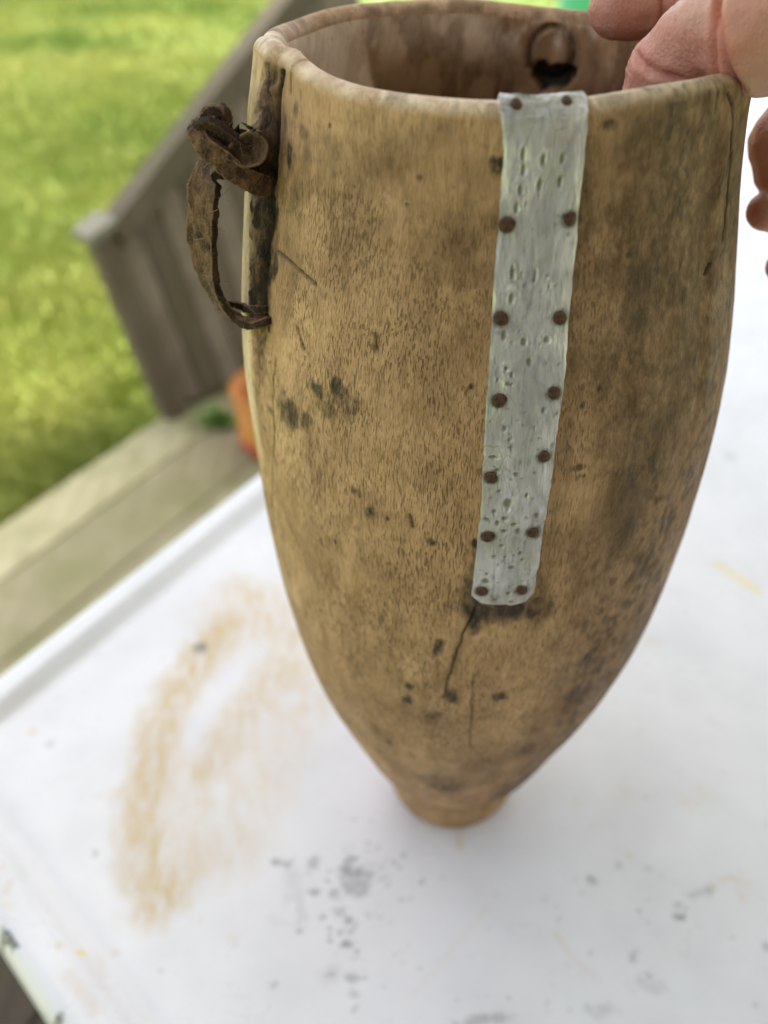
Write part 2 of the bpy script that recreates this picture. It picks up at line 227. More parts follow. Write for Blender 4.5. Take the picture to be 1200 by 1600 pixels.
def vnoise(x, y, z=0.0, seed=0):
    x, y, z = np.broadcast_arrays(np.asarray(x, float), np.asarray(y, float), np.asarray(z, float))
    xi, yi, zi = np.floor(x).astype(np.int64), np.floor(y).astype(np.int64), np.floor(z).astype(np.int64)
    fx, fy, fz = x - xi, y - yi, z - zi
    fx, fy, fz = fx * fx * (3 - 2 * fx), fy * fy * (3 - 2 * fy), fz * fz * (3 - 2 * fz)
    out = 0
    for dx in (0, 1):
        for dy in (0, 1):
            for dz in (0, 1):
                w = (fx if dx else 1 - fx) * (fy if dy else 1 - fy) * (fz if dz else 1 - fz)
                out = out + w * _hash(xi + dx, yi + dy, zi + dz, seed)
    return out

def fbm(x, y, z=0.0, seed=0, oct=4):
    s, a, t = 0, 0.5, 0
    for k in range(oct):
        s = s + a * vnoise(np.asarray(x) * 2 ** k, np.asarray(y) * 2 ** k, np.asarray(z) * 2 ** k, seed + k * 17)
        t += a; a *= 0.5
    return s / t

def sstep(a, b, x):
    t = np.clip((np.asarray(x, float) - a) / (b - a), 0, 1)
    return t * t * (3 - 2 * t)

# ------------------------------------------------------------------ vessel shape
ZR = np.array([(0, .0285), (.002, .0298), (.010, .0318), (.0185, .0334), (.0206, .0318), (.0228, .0324), (.028, .0362), (.037, .0420), (.05, .0471),
      (.0633, .0519), (.0769, .0571), (.0904, .0617), (.104, .0657), (.1174, .0687), (.131, .0715), (.1444, .0736), (.158, .0754),
      (.1714, .0764), (.185, .0775), (.1985, .0783), (.212, .0788), (.2255, .0788), (.239, .0784), (.2525, .0777), (.266, .0766),
      (.28, .0752), (.293, .0737), (.3065, .0722), (.32, .0708), (.337, .0698)])
RIM_H = 0.337
_zf = np.linspace(0, RIM_H, 1349)
_rf = np.interp(_zf, ZR[:, 0], ZR[:, 1])
def _smooth(v, n, k=3):
    for _ in range(k):
        v = np.convolve(np.pad(v, n, mode='edge'), np.ones(2 * n + 1) / (2 * n + 1), 'valid')
    return v
_rs = _smooth(_rf, 22)
_rs2 = _smooth(_rf, 3)
_rf = np.where(_zf < .028, _rs2, np.where(_zf < .05, _rs2 + (_rs - _rs2) * (_zf - .028) / .022, _rs))
LUG_L, LUG_R = math.radians(-162.5), math.radians(-35.0)

def wrap(a):
    return (a + np.pi) % (2 * np.pi) - np.pi

def R_out(th, z):
    r = np.interp(z, _zf, _rf)
    # gently hand-carved surface
    c, s = np.cos(th), np.sin(th)
    r = r + .0016 * (fbm(c * 1.6 + 5, s * 1.6 + 5, z * 14, 3, 2) - .5) * sstep(.03, .08, z)
    r = r + .0005 * (fbm(c * 7 + 9, s * 7 + 9, z * 60, 5, 3) - .5)
    r = r - .0046 * sstep(.235, .325, z) * (np.exp(-(wrap(th - LUG_L) / .75) ** 2) + np.exp(-(wrap(th - LUG_R) / .75) ** 2))
    # two carved lugs running down from the rim
    for th0, z0, amp in ((LUG_L, .222, .0045), (LUG_R, .232, .0020)):
        d = np.abs(wrap(th - th0)) * .074
        r = r + amp * (1 - sstep(.0075, .0125, d)) * sstep(z0 - .02, z0 + .085, z) * (1 - .45 * sstep(.318, RIM_H, z))
    return r

def rim_z(th):
    # rim rises a little at the two lugs
    dz = .0 + .0022 * np.exp(-(wrap(th - LUG_L) / .26) ** 2) - .0006 * np.exp(-(wrap(th - LUG_R) / .26) ** 2)
    dz = dz - .0034 * np.exp(-(wrap(th - 1.12) / .55) ** 2)
    dz = dz + .0010 * (vnoise(np.cos(th) * 2.3 + 4, np.sin(th) * 2.3 + 4, 0, 8) - .5) * 2
    return RIM_H + dz

def lean(z):
    return -.0013 * np.exp(-((z - .12) / .07) ** 2) - .0020 * sstep(.10, .32, z) - .0008 * (1 - sstep(.06, .13, z))

def surf(th, z):
    """outer surface; z is the nominal height 0..RIM_H"""
    th, z = np.broadcast_arrays(np.asarray(th, float), np.asarray(z, float))
    r = R_out(th, z)
    zz = z + (rim_z(th) - RIM_H) * sstep(.24, RIM_H, z)
    sy = 1 - .05 * sstep(.24, RIM_H, z)
    return np.stack([r * np.cos(th) + lean(z), r * np.sin(th) * sy, zz], -1)

def wall_t(th):
    return .0066 + .0012 * np.exp(-(wrap(th - LUG_L) / .2) ** 2) + .0014 * np.exp(-(wrap(th - LUG_R) / .2) ** 2)

RIM_ARC = .0036   # half height of the rounded rim
Z_TOP = RIM_H - RIM_ARC
def full(th, s):
    """s = z on the outside up to Z_TOP; Z_TOP..Z_TOP+1 turns over the rim; beyond that 0..1 goes down the inside"""
    th, s = np.broadcast_arrays(np.asarray(th, float), np.asarray(s, float))
    o = surf(th, np.minimum(s, Z_TOP))
    t = wall_t(th)
    rad = np.stack([np.cos(th), np.sin(th) * .95, 0 * th], -1)
    a = np.clip(s - Z_TOP, 0, 1) * np.pi
    top = surf(th, np.full_like(th, Z_TOP))
    c = top - rad * (t / 2)[..., None]
    arc = c + rad * (np.cos(a) * t / 2)[..., None] + np.stack([0 * th, 0 * th, np.sin(a) * RIM_ARC], -1)
    k = np.clip(s - Z_TOP - 1, 0, 1)
    zi = Z_TOP - k * (Z_TOP - .060)
    ri = np.interp(zi, _zf, _rf) - t - .003 * k
    ri = np.maximum(ri, .004) * (1 - sstep(.93, 1.0, k) * .97)
    blend = sstep(0, .06, k)
    ins_top = c - rad * (t / 2)[..., None]
    inner = np.stack([ri * np.cos(th) + lean(zi), ri * np.sin(th) * (1 - .05 * sstep(.24, RIM_H, zi)), zi], -1)
    inner[..., :2] = ins_top[..., :2] * (1 - blend)[..., None] + inner[..., :2] * blend[..., None]
    inner[..., 2] = inner[..., 2] + (ins_top[..., 2] - Z_TOP) * (1 - blend)
    out = np.where((s <= Z_TOP)[..., None], o, np.where((s <= Z_TOP + 1)[..., None], arc, inner))
    return out
# ------------------------------------------------------------------ material helper
class Mat:
    def __init__(self, name, rough=.6, metal=0.0, spec=.5):
        self.m = bpy.data.materials.new(name); self.m.use_nodes = True
        self.t = self.m.node_tree; self.n = self.t.nodes; self.l = self.t.links
        self.b = self.n['Principled BSDF']
        self.b.inputs['Roughness'].default_value = rough
        self.b.inputs['Metallic'].default_value = metal
        self.b.inputs['Specular IOR Level'].default_value = spec
        self.tc = self.n.new('ShaderNodeTexCoord')
    def set(self, sock, v):
        if hasattr(v, 'is_output'): self.l.new(v, sock)
        elif isinstance(v, tuple) and len(v) == 3 and sock.type == 'RGBA': sock.default_value = (*v, 1)
        else: sock.default_value = v
    def obj(self, scale=(1, 1, 1), rot=(0, 0, 0), warp=None):
        mp = self.n.new('ShaderNodeMapping')
        self.l.new(self.tc.outputs['Object'], mp.inputs[0])
        mp.inputs['Scale'].default_value = scale; mp.inputs['Rotation'].default_value = rot
        return mp.outputs[0]
    def noise(self, vec, scale=1.0, detail=3.0, rough=.5, dist=0.0):
        n = self.n.new('ShaderNodeTexNoise'); self.l.new(vec, n.inputs['Vector'])
        n.inputs['Scale'].default_value = scale; n.inputs['Detail'].default_value = detail
        n.inputs['Roughness'].default_value = rough; n.inputs['Distortion'].default_value = dist
        return n.outputs['Fac']
    def voro(self, vec, scale=1.0, feature='F1'):
        n = self.n.new('ShaderNodeTexVoronoi'); n.feature = feature
        self.l.new(vec, n.inputs['Vector']); n.inputs['Scale'].default_value = scale
        return n.outputs['Distance']
    def attr(self, name):
        n = self.n.new('ShaderNodeAttribute'); n.attribute_name = name
        return n.outputs['Fac']
    def math(self, op, a, b=0.0, c=None, clamp=False):
        n = self.n.new('ShaderNodeMath'); n.operation = op; n.use_clamp = clamp
        self.set(n.inputs[0], a); self.set(n.inputs[1], b)
        if c is not None: self.set(n.inputs[2], c)
        return n.outputs[0]
    def ss(self, x, a, b, to0=0.0, to1=1.0):
        n = self.n.new('ShaderNodeMapRange'); n.interpolation_type = 'SMOOTHSTEP'
        self.set(n.inputs['Value'], x)
        n.inputs['From Min'].default_value = a; n.inputs['From Max'].default_value = b
        n.inputs['To Min'].default_value = to0; n.inputs['To Max'].default_value = to1
        return n.outputs[0]
    def mix(self, f, a, b, mode='MIX'):
        n = self.n.new('ShaderNodeMix'); n.data_type = 'RGBA'; n.blend_type = mode
        self.set(n.inputs[0], f); self.set(n.inputs[6], a); self.set(n.inputs[7], b)
        return n.outputs[2]
    def bump(self, h, dist=.0005, strength=1.0, prev=None):
        n = self.n.new('ShaderNodeBump'); n.inputs['Strength'].default_value = strength
        n.inputs['Distance'].default_value = dist
        self.l.new(h, n.inputs['Height'])
        if prev is not None: self.l.new(prev, n.inputs['Normal'])
        return n.outputs[0]
    def out(self, color=None, rough=None, normal=None, metal=None):
        if color is not None: self.set(self.b.inputs['Base Color'], color)
        if rough is not None: self.set(self.b.inputs['Roughness'], rough)
        if metal is not None: self.set(self.b.inputs['Metallic'], metal)
        if normal is not None: self.l.new(normal, self.b.inputs['Normal'])
        return self.m

# --- old pale wood of the vessel
def wood_material():
    M = Mat('old_vessel_wood', .62, 0, .22)
    big = M.noise(M.obj((1, 1, .7)), 28, 5, .6, .4)
    mid = M.noise(M.obj((1, 1, .45)), 130, 5, .65, .3)
    streak = M.noise(M.obj((1, 1, .10)), 520, 3, .6, .2)
    warp = M.noise(M.obj((1, 1, 1)), 60, 2, .5)
    # short dark pores running with the grain
    mp = M.n.new('ShaderNodeMapping'); mp.inputs['Scale'].default_value = (1, 1, .13)
    va = M.n.new('ShaderNodeVectorMath'); va.operation = 'MULTIPLY_ADD'
    nz = M.n.new('ShaderNodeTexNoise'); nz.inputs['Scale'].default_value = 45; nz.inputs['Detail'].default_value = 2
    M.l.new(M.tc.outputs['Object'], nz.inputs['Vector'])
    M.l.new(nz.outputs['Color'], va.inputs[0]); va.inputs[1].default_value = (.0022, .0022, .003)
    M.l.new(M.tc.outputs['Object'], va.inputs[2])
    M.l.new(va.outputs[0], mp.inputs[0])
    pore_n = M.noise(mp.outputs[0], 2250, 1.5, .5)
    pore2_n = M.noise(mp.outputs[0], 1250, 2, .5)
    patch = M.noise(M.obj((1, 1, .8)), 40, 3, .6)
    zone = M.attr('pores')
    pmask = M.math('MULTIPLY', M.ss(patch, .30, .58), zone)
    pores = M.math('MULTIPLY', M.ss(pore_n, .54, .66), pmask)
    pores2 = M.math('MULTIPLY', M.ss(pore2_n, .62, .74), M.math('MULTIPLY', pmask, .55))
    pall = M.math('MAXIMUM', pores, pores2)
    c = M.mix(M.ss(big, .30, .70), (.605, .362, .196), (.43, .244, .123))
    c = M.mix(M.ss(mid, .42, .72, 0, .55), c, (.23, .125, .060))
    c = M.mix(M.ss(streak, .45, .75, 0, .45), c, (.23, .135, .06))
    c = M.mix(M.ss(mid, .22, .40, .35, 0), c, (.66, .44, .26))
    gr = M.noise(M.obj((1, 1, .09)), 2800, 2, .6)
    c = M.mix(M.ss(gr, .50, .72, 0, .50), c, (.17, .092, .044))
    c = M.mix(M.ss(gr, .28, .48, .30, 0), c, (.70, .485, .30))
    sharp = M.noise(M.obj((1, 1, .6)), 330, 7, .72, .4)
    c = M.mix(M.ss(sharp, .55, .68, 0, .42), c, (.15, .088, .042))
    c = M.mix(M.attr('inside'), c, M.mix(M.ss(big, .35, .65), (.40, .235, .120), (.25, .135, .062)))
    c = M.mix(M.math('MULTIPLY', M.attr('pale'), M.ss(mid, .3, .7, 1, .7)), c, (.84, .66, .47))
    c = M.mix(M.math('MULTIPLY', M.attr('brown'), M.ss(sharp, .25, .68, .50, 1.0)), c, (.105, .058, .026))
    fine = M.noise(M.obj((1, 1, .4)), 900, 3, .7)
    spk = M.ss(fine, .60, .74)
    c = M.mix(M.math('MULTIPLY', spk, .5), c, (.10, .058, .026))
    c = M.mix(M.math('MULTIPLY', pall, .52), c, (.095, .050, .022))
    c = M.mix(M.math('MULTIPLY', M.attr('bare'), .75), c, M.mix(M.ss(mid, .3, .7), (.48, .30, .145), (.35, .21, .095)))
    g = M.math('MULTIPLY', M.attr('grime'), M.ss(fine, .28, .58, .55, 1.0))
    c = M.mix(g, c, (.042, .029, .020))
    c = M.mix(M.attr('crack'), c, (.012, .008, .005))
    rough = M.ss(mid, .3, .7, .54, .74)
    h = M.math('SUBTRACT', M.math('MULTIPLY', M.noise(M.obj((1, 1, .25)), 420, 4, .6), .6), M.math('MULTIPLY', pall, .8))
    n = M.bump(h, .00035, .8)
    rg = M.math('MULTIPLY', M.noise(M.obj((1, 1, .4)), 700, 4, .7), M.attr('grime'))
    n = M.bump(rg, .0009, .9, n)
    return M.out(c, rough, n)

def metal_material():
    M = Mat('dull_sheet_metal', .5, .7)
    a = M.noise(M.obj((1, 1, .35)), 160, 4, .6, .5)
    b = M.noise(M.obj((1, 1, .12)), 900, 3, .6)
    s = M.noise(M.obj(), 70, 3, .55)
    c = M.mix(M.ss(a, .3, .7), (.41, .378, .395), (.70, .65, .67))
    c = M.mix(M.ss(b, .48, .75, 0, .6), c, (.24, .23, .215))
    c = M.mix(M.ss(s, .56, .70, 0, .35), c, (.54, .49, .37))
    c = M.mix(M.ss(M.noise(M.obj((1, 1, 1)), 95, 2), .62, .72, 0, .3), c, (.46, .34, .31))
    pit = M.attr('pit')
    c = M.mix(pit, c, (.16, .135, .10))
    scr = M.ss(M.voro(M.obj((1, .6, .3), (0, .5, 0)), 260, 'DISTANCE_TO_EDGE'), .0, .03, .5, 0)
    c = M.mix(M.math('MULTIPLY', scr, M.ss(s, .5, .65)), c, (.22, .20, .17))
    r = M.ss(a, .3, .7, .62, .40)
    n = M.bump(a, .0011, .8)
    n = M.bump(b, .0003, .6, n)
    return M.out(c, r, n, M.math('SUBTRACT', .50, M.math('MULTIPLY', pit, .42)))

def rust_material():
    M = Mat('rusty_nail_iron', .55, .45)
    a = M.noise(M.obj(), 900, 4, .7)
    c = M.mix(M.ss(a, .3, .7), (.038, .018, .011), (.13, .062, .035))
    return M.out(c, None, M.bump(M.noise(M.obj(), 1500, 3), .0004, 1))

def leather_material():
    M = Mat('dry_brown_leather', .8, 0, .25)
    a = M.noise(M.obj((1, 1, .6)), 260, 5, .7, .3)
    b = M.noise(M.obj(), 1300, 4, .75)
    e = M.noise(M.obj(), 110, 3)
    c = M.mix(M.ss(a, .36, .64), (.042, .021, .011), (.20, .105, .050))
    c = M.mix(M.ss(b, .50, .75, 0, .6), c, (.38, .25, .14))
    c = M.mix(M.ss(e, .52, .70, 0, .75), c, (.030, .019, .012))
    c = M.mix(M.math('MULTIPLY', M.attr('dark'), M.ss(b, .3, .8, 1, .6)), c, (.022, .013, .008))  # crevice shade put into the colour of folds and strap sides
    c = M.mix(M.math('MULTIPLY', M.attr('edge_light'), M.ss(b, .25, .6, .15, 1)), c, (.36, .22, .115))  # highlights along the strap edges painted in as paler tan
    h = M.math('ADD', M.math('MULTIPLY', a, .6), M.math('MULTIPLY', b, .5))
    return M.out(c, None, M.bump(h, .0012, 1))

def skin_material():
    M = Mat('skin', .48, 0, .42)
    a = M.noise(M.obj(), 55, 3, .5, .2)
    b = M.noise(M.obj(), 220, 3, .6)
    c = M.mix(M.ss(a, .35, .65), (.56, .325, .23), (.52, .245, .165))
    c = M.mix(M.ss(b, .5, .75, 0, .3), c, (.62, .41, .30))
    c = M.mix(M.attr('red'), c, (.50, .165, .10))
    M.b.inputs['Subsurface Weight'].default_value = .35
    M.b.inputs['Subsurface Radius'].default_value = (.006, .0022, .0012)
    M.b.inputs['Subsurface Scale'].default_value = 1.0
    ridg = M.voro(M.obj((1, 1, 1)), 1100)
    lines = M.noise(M.obj((1, .5, 1), (.3, .6, .2)), 700, 4, .6, .6)
    n = M.bump(lines, .00035, .7)
    n = M.bump(ridg, .0003, .5, n)
    n = M.bump(M.voro(M.obj((1, .45, 1), (.5, .3, .7)), 420, 'DISTANCE_TO_EDGE'), .0003, .3, n)
    return M.out(c, M.ss(b, .3, .7, .42, .58), n)

def nail_skin():
    M = Mat('fingernail', .3, 0, .5)
    return M.out((.66, .42, .35))

def enamel_material():
    M = Mat('white_enamel', .30, 0, .5)
    s = M.noise(M.obj(), 16, 4, .6)
    f = M.noise(M.obj(), 260, 4, .7)
    g = M.noise(M.obj((1, 1, 1)), 48, 4, .65, .5)
    c = M.mix(M.ss(s, .35, .7), (.70, .683, .682), (.635, .62, .62))
    c = M.mix(M.ss(g, .60, .78, 0, .22), c, (.50, .49, .45))
    c = M.mix(M.ss(f, .66, .78, 0, .18), c, (.40, .39, .35))
    c = M.mix(M.ss(M.noise(M.obj(), 24, 3), .60, .75, 0, .10), c, (.55, .70, .60))
    st = M.noise(M.obj((1, .35, 1), (0, 0, .45)), 170, 4, .65)
    c = M.mix(M.math('MULTIPLY', M.attr('stain'), M.ss(st, .30, .66,   .35, 1.05)), c, (.56, .415, .215))
    c = M.mix(M.attr('yellow'), c, (.72, .56, .12))
    c = M.mix(M.math('MULTIPLY', M.attr('grime'), M.ss(f, .3, .6, .6, 1)), c, (.07, .068, .06))
    r = M.math('ADD', M.ss(g, .3, .75, .26, .46), M.math('MULTIPLY', M.attr('stain'), .25))
    return M.out(c, r, M.bump(s, .002, .12))

def plank_material(name, c1, c2, c3, axis=(1, .06, 1), rot=0.0):
    M = Mat(name, .8, 0, .25)
    a = M.noise(M.obj(axis, (0, 0, rot)), 60, 5, .6, .3)
    b = M.noise(M.obj((1, 1, 1)), 9, 4, .6)
    c = M.mix(M.ss(a, .3, .7), c1, c2)
    c = M.mix(M.ss(b, .42, .68), c, c3)
    return M.out(c, None, M.bump(a, .002, .7))

def simple_material(name, c1, c2, scale, rough=.6, metal=0.0, bump=.0):
    M = Mat(name, rough, metal)
    a = M.noise(M.obj(), scale, 4, .6)
    return M.out(M.mix(M.ss(a, .3, .7), c1, c2), None, M.bump(a, bump, .6) if bump else None)

def grass_material(name, blade=False, dim=1.0):
    M = Mat(name, .6, 0, .3)
    a = M.noise(M.obj(), 2.4, 4, .65, .5)
    b = M.noise(M.obj(), 16, 3, .6)
    c = M.mix(M.ss(a, .32, .66), (.125, .215, .028), (.265, .315, .065))
    c = M.mix(M.ss(b, .45, .75, 0, .6), c, (.085, .165, .018))
    if blade:
        c = M.mix(M.attr('tint'), c, (.42, .43, .13))
    elif dim < 1:
        c = M.mix(1.0, c, (dim, dim, dim), 'MULTIPLY')
    return M.out(c)

WOOD, METAL, RUST, LEATHER, SKIN = wood_material(), metal_material(), rust_material(), leather_material(), skin_material()
ENAMEL = enamel_material()

# ------------------------------------------------------------------ ground outside: lawn, deck boards, unseen wall and roof added for shade
LAWN_Z = -0.62
DECK_DIR = Vector((.52, .855, 0)).normalized()
DECK_N = Vector((.855, -.52, 0)).normalized()
DECK_EDGE = Vector((-.633, .807, 0))
DECK_END = DECK_EDGE + DECK_DIR * 2.17
def lawn():
    n = 160
    u = np.linspace(-1, 1, n)
    X, Y = np.meshgrid(np.sign(u) * np.abs(u) ** 2.2 * 60, np.sign(u) * np.abs(u) ** 2.2 * 60)
    Z = LAWN_Z + .03 * (fbm(X * .8, Y * .8, 0, 11, 3) - .5)
    link('lawn', grid_mesh('lawn', np.stack([X, Y, Z], -1)), grass_material('lawn_soil_green', dim=.85), kind='structure')
    rng = np.random.default_rng(4)
    pts = []
    N = 85000
    y = .7 + 8.3 * rng.random(N) ** 1.8
    x = -.36 - .02 * y - (0.15 + .55 * y) * rng.random(N)
    # thinner growth over the rest of the yard round the deck
    N2 = 75000
    y2 = .6 + 7.5 * rng.random(N2) ** 1.5
    x2 = (-1.2 - .35 * y2) + (2.6 + 1.6 * y2) * rng.random(N2)
    x = np.concatenate([x, x2]); y = np.concatenate([y, y2])
    # only beyond the edge of the deck
    e = (x + .633) * .855 - (y - .807) * .52
    k = (e < -.012) | ((x - DECK_END.x) * DECK_DIR.x + (y - DECK_END.y) * DECK_DIR.y > 0)
    x, y = x[k], y[k]
    N = len(x)
    dens = fbm(x * 5, y * 5, 0, 3, 3)
    h = (.022 + .028 * rng.random(N)) * (.55 + .9 * dens)
    w = (.0022 + .002 * rng.random(N)) * (1 + .25 * np.maximum(y - 1.5, 0))
    a = rng.random(N) * 2 * np.pi
    lean_ = .6 * rng.random(N) * h; la = rng.random(N) * 2 * np.pi
    z = np.full(N, LAWN_Z - .012)
    b0 = np.stack([x - w * np.cos(a), y - w * np.sin(a), z], -1)
    b1 = np.stack([x + w * np.cos(a), y + w * np.sin(a), z], -1)
    m = np.stack([x + lean_ * .4 * np.cos(la), y + lean_ * .4 * np.sin(la), z + .012 + h * .6], -1)
    off = np.stack([w * .7 * np.cos(a), w * .7 * np.sin(a), 0 * a], -1)
    t = np.stack([x + lean_ * np.cos(la), y + lean_ * np.sin(la), z + .012 + h], -1)
    V = np.stack([b0, b1, m - off, m + off, t], 1).reshape(-1, 3)
    i = np.arange(N)[:, None] * 5
    F = np.concatenate([i + [0, 1, 3], i + [0, 3, 2], i + [2, 3, 4]], 0)
    me = raw_mesh('grass', V, F, False)
    attr(me, 'tint', np.repeat(np.clip(fbm(x * 2.1, y * 2.1, 0, 9, 3) * 1.8 - .55 + .35 * rng.random(N), 0, 1), 5))
    link('grass', me, grass_material('grass_blade_green', True), kind='stuff')
lawn()

def deck():
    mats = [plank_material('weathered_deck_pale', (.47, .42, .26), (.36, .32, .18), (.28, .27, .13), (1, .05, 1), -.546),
            plank_material('shaded_dark_deck', (.075, .058, .040), (.045, .035, .025), (.06, .055, .03), (1, .05, 1), -.546),  # planks towards the viewer: shade under the table put into their colour
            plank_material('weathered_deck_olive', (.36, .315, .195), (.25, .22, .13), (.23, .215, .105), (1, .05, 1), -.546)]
    d = tag(bpy.data.objects.new('deck', None), kind='structure')
    col.objects.link(d)
    rnd = random.Random(3)
    w = .125
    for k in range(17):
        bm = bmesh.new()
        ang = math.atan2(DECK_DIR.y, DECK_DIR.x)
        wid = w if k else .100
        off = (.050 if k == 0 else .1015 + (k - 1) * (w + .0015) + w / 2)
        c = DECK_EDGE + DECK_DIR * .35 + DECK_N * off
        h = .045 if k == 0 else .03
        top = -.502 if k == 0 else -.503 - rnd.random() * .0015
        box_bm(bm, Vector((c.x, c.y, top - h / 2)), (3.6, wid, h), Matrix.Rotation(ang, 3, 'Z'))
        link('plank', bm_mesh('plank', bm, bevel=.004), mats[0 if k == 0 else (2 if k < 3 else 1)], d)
    bm = bmesh.new()   # joist board below the outer plank
    c = DECK_EDGE + DECK_DIR * .35 + DECK_N * .03
    box_bm(bm, Vector((c.x, c.y, -.60)), (3.6, .03, .11), Matrix.Rotation(ang, 3, 'Z'))
    link('fascia_board', bm_mesh('fascia', bm, bevel=.003), mats[2], d)
deck()

def shade_blocker():
    """unseen wall and roof, added behind and above the viewer to shade the table"""
    h = empty('shade_blocker', (0, -1.5, LAWN_Z), label='unseen wall and roof added over the deck to shade the table', cat='shade_blocker')
    wallm = simple_material('painted_siding', (.42, .40, .36), (.36, .34, .30), 6, .7)
    bm = bmesh.new()
    box_bm(bm, Vector((2.7, -1.60, LAWN_Z + 1.6)), (6.6, .2, 3.2))
    link('wall', bm_mesh('wall', bm), wallm, h)
    bm = bmesh.new()
    box_bm(bm, Vector((.55, .275, LAWN_Z + 2.95)), (2.3, 3.55, .12))
    link('shade_roof', bm_mesh('shade_roof', bm), wallm, h)  # added slab that keeps sun and overhead sky off the table
shade_blocker()

# ------------------------------------------------------------------ sloping fence panel beside the deck
def fence():
    f = empty('fence', (-.426, 1.13, -.5), label='low weathered grey board fence with sloping top rail, behind the leather loop', cat='fence')
    greyd = plank_material('weathered_fence_grey', (.175, .138, .098), (.115, .09, .062), (.13, .11, .066), (1, 1, .06))
    greyl = plank_material('weathered_fence_light', (.30, .245, .185), (.225, .18, .135), (.195, .16, .115), (1, 1, .06))
    greyp = simple_material('weathered_fence_pale', (.34, .315, .28), (.28, .26, .22), 14, .8)
    cap = simple_material('post_cap_pale', (.27, .245, .185), (.21, .19, .14), 30, .8)
    b0 = Vector((-.426, 1.13, -.5)); dA = Vector((.77, .64, 0)).normalized(); dB = Vector((-.07, 0, .338)).normalized()
    nn = dA.cross(dB).normalized()
    def slab(name, poly, d0, d1, mat, label=None):
        bm = bmesh.new()
        fr = [bm.verts.new(b0 + dA * a + dB * b + nn * d0) for a, b in poly]
        bk = [bm.verts.new(b0 + dA * a + dB * b + nn * d1) for a, b in poly]
        n = len(poly)
        bm.faces.new(fr); bm.faces.new(bk[::-1])
        for i in range(n):
            bm.faces.new((fr[i], bk[i], bk[(i + 1) % n], fr[(i + 1) % n]))
        bmesh.ops.recalc_face_normals(bm, faces=bm.faces[:])
        return link(name, bm_mesh(name, bm, bevel=.0025), mat, f)
    S = .645
    top = lambda a: .345 + S * a
    lowr = lambda a: .215 + .52 * a
    slab('post', [(-.018, -.002), (.022, -.002), (.022, .352), (-.018, .336)], -.022, .022, greyd)
    slab('post_cap', [(-.028, .338), (.026, .358), (.026, .374), (-.028, .354)], -.03, .045, cap)
    slab('top_rail', [(.026, top(.026) - .045), (.62, top(.62) - .045), (.62, top(.62)), (.026, top(.026))], -.028, .028, greyd)
    slab('lower_rail', [(.024, lowr(.024) - .030), (.62, lowr(.62) - .030), (.62, lowr(.62) + .004), (.024, lowr(.024) + .004)], -.012, -.030, greyd)
    slab('infill_panel', [(.024, lowr(.024) + .008), (.112, lowr(.112) + .008), (.112, top(.112) - .052), (.024, top(.024) - .052)], -.013, -.022, greyp)
    slab('brace', [(.118, lowr(.118) + .008), (.150, lowr(.150) + .008), (.150, top(.150) - .052), (.118, top(.118) - .052)], -.013, -.024, greyd)
    slab('bottom_rail', [(.024, .004), (.62, .004), (.62, .062), (.024, .062)], -.012, -.032, greyd)
    rnd = random.Random(5)
    a = .024; k = 0
    while a < .60:
        w = .040 + rnd.random() * .006
        slab('board', [(a, .014), (a + w, .014), (a + w, top(a + w) - .05), (a, top(a) - .05)], -.010 + rnd.random() * .003, .006, greyl if k % 2 == 0 or k > 7 else greyd)
        a += w + .002; k += 1
    bm = bmesh.new()
    c = b0 + dA * .158 + dB * .085 - nn * .040
    box_bm(bm, c, (.018, .012, .045))
    link('latch', bm_mesh('latch', bm, bevel=.003), simple_material('galvanised', (.55, .60, .66), (.45, .5, .55), 80, .35, .6), f)
fence()

def lathe(prof, n=48, c=(0, 0, 0), wob=0.0):
    th = np.linspace(0, 2 * np.pi, n, endpoint=False)
    V = np.array([[(c[0] + r * (1 + wob * math.sin(3 * t + 1)) * math.cos(t), c[1] + r * (1 + wob * math.sin(3 * t + 1)) * math.sin(t), c[2] + z) for t in th] for r, z in prof])
    return grid_mesh('lathe', V, True)

def orange_pot():
    c = (-.220, 1.035, -.503)
    o = empty('bucket', c, label='small orange plastic bucket standing on the deck beside the table edge', cat='bucket')
    om = simple_material('orange_plastic', (.66, .29, .055), (.58, .20, .04), 20, .6)
    rm = simple_material('red_plastic', (.50, .07, .035), (.42, .05, .03), 20, .5)
    link('body', lathe([(.001, .001), (.060, .001), (.063, .006), (.070, .118), (.068, .118), (.061, .010), (.001, .008)], c=c), om, o)
    link('rim', lathe([(.0705, .110), (.0725, .111), (.073, .115), (.0725, .121), (.0695, .121)], c=c), om, o)
    link('band', lathe([(.0645, .012), (.0662, .012), (.0672, .026), (.0645, .027)], c=c), rm, o)
orange_pot()

def weed():
    c = Vector((-.33, 1.10, -.503))
    o = empty('weed', c, label='small green weed growing between the fence and the deck boards', cat='plant')
    rnd = random.Random(2)
    gm = simple_material('weed_green', (.10, .22, .02), (.16, .30, .04), 60, .5)
    for k in range(16):
        a = rnd.random() * 6.28; L = .035 + rnd.random() * .03; w = .008 + .005 * rnd.random(); el = .5 + rnd.random() * .8
        bm = bmesh.new(); rows = []
        for t, ww in ((0, .25), (.35, 1), (.7, .8), (1, .05)):
            p = c + Vector((math.cos(a) * math.cos(el) * L * t, math.sin(a) * math.cos(el) * L * t, L * math.sin(el) * t - .018 * t * t))
            s = Vector((-math.sin(a), math.cos(a), 0)) * w * ww
            rows.append((bm.verts.new(p - s), bm.verts.new(p + Vector((0, 0, -.002))), bm.verts.new(p + s)))
        for r0, r1 in zip(rows, rows[1:]):
            bm.faces.new((r0[0], r0[1], r1[1], r1[0])); bm.faces.new((r0[1], r0[2], r1[2], r1[1]))
        link('leaf', bm_mesh('leaf', bm, True), gm, o)
weed()

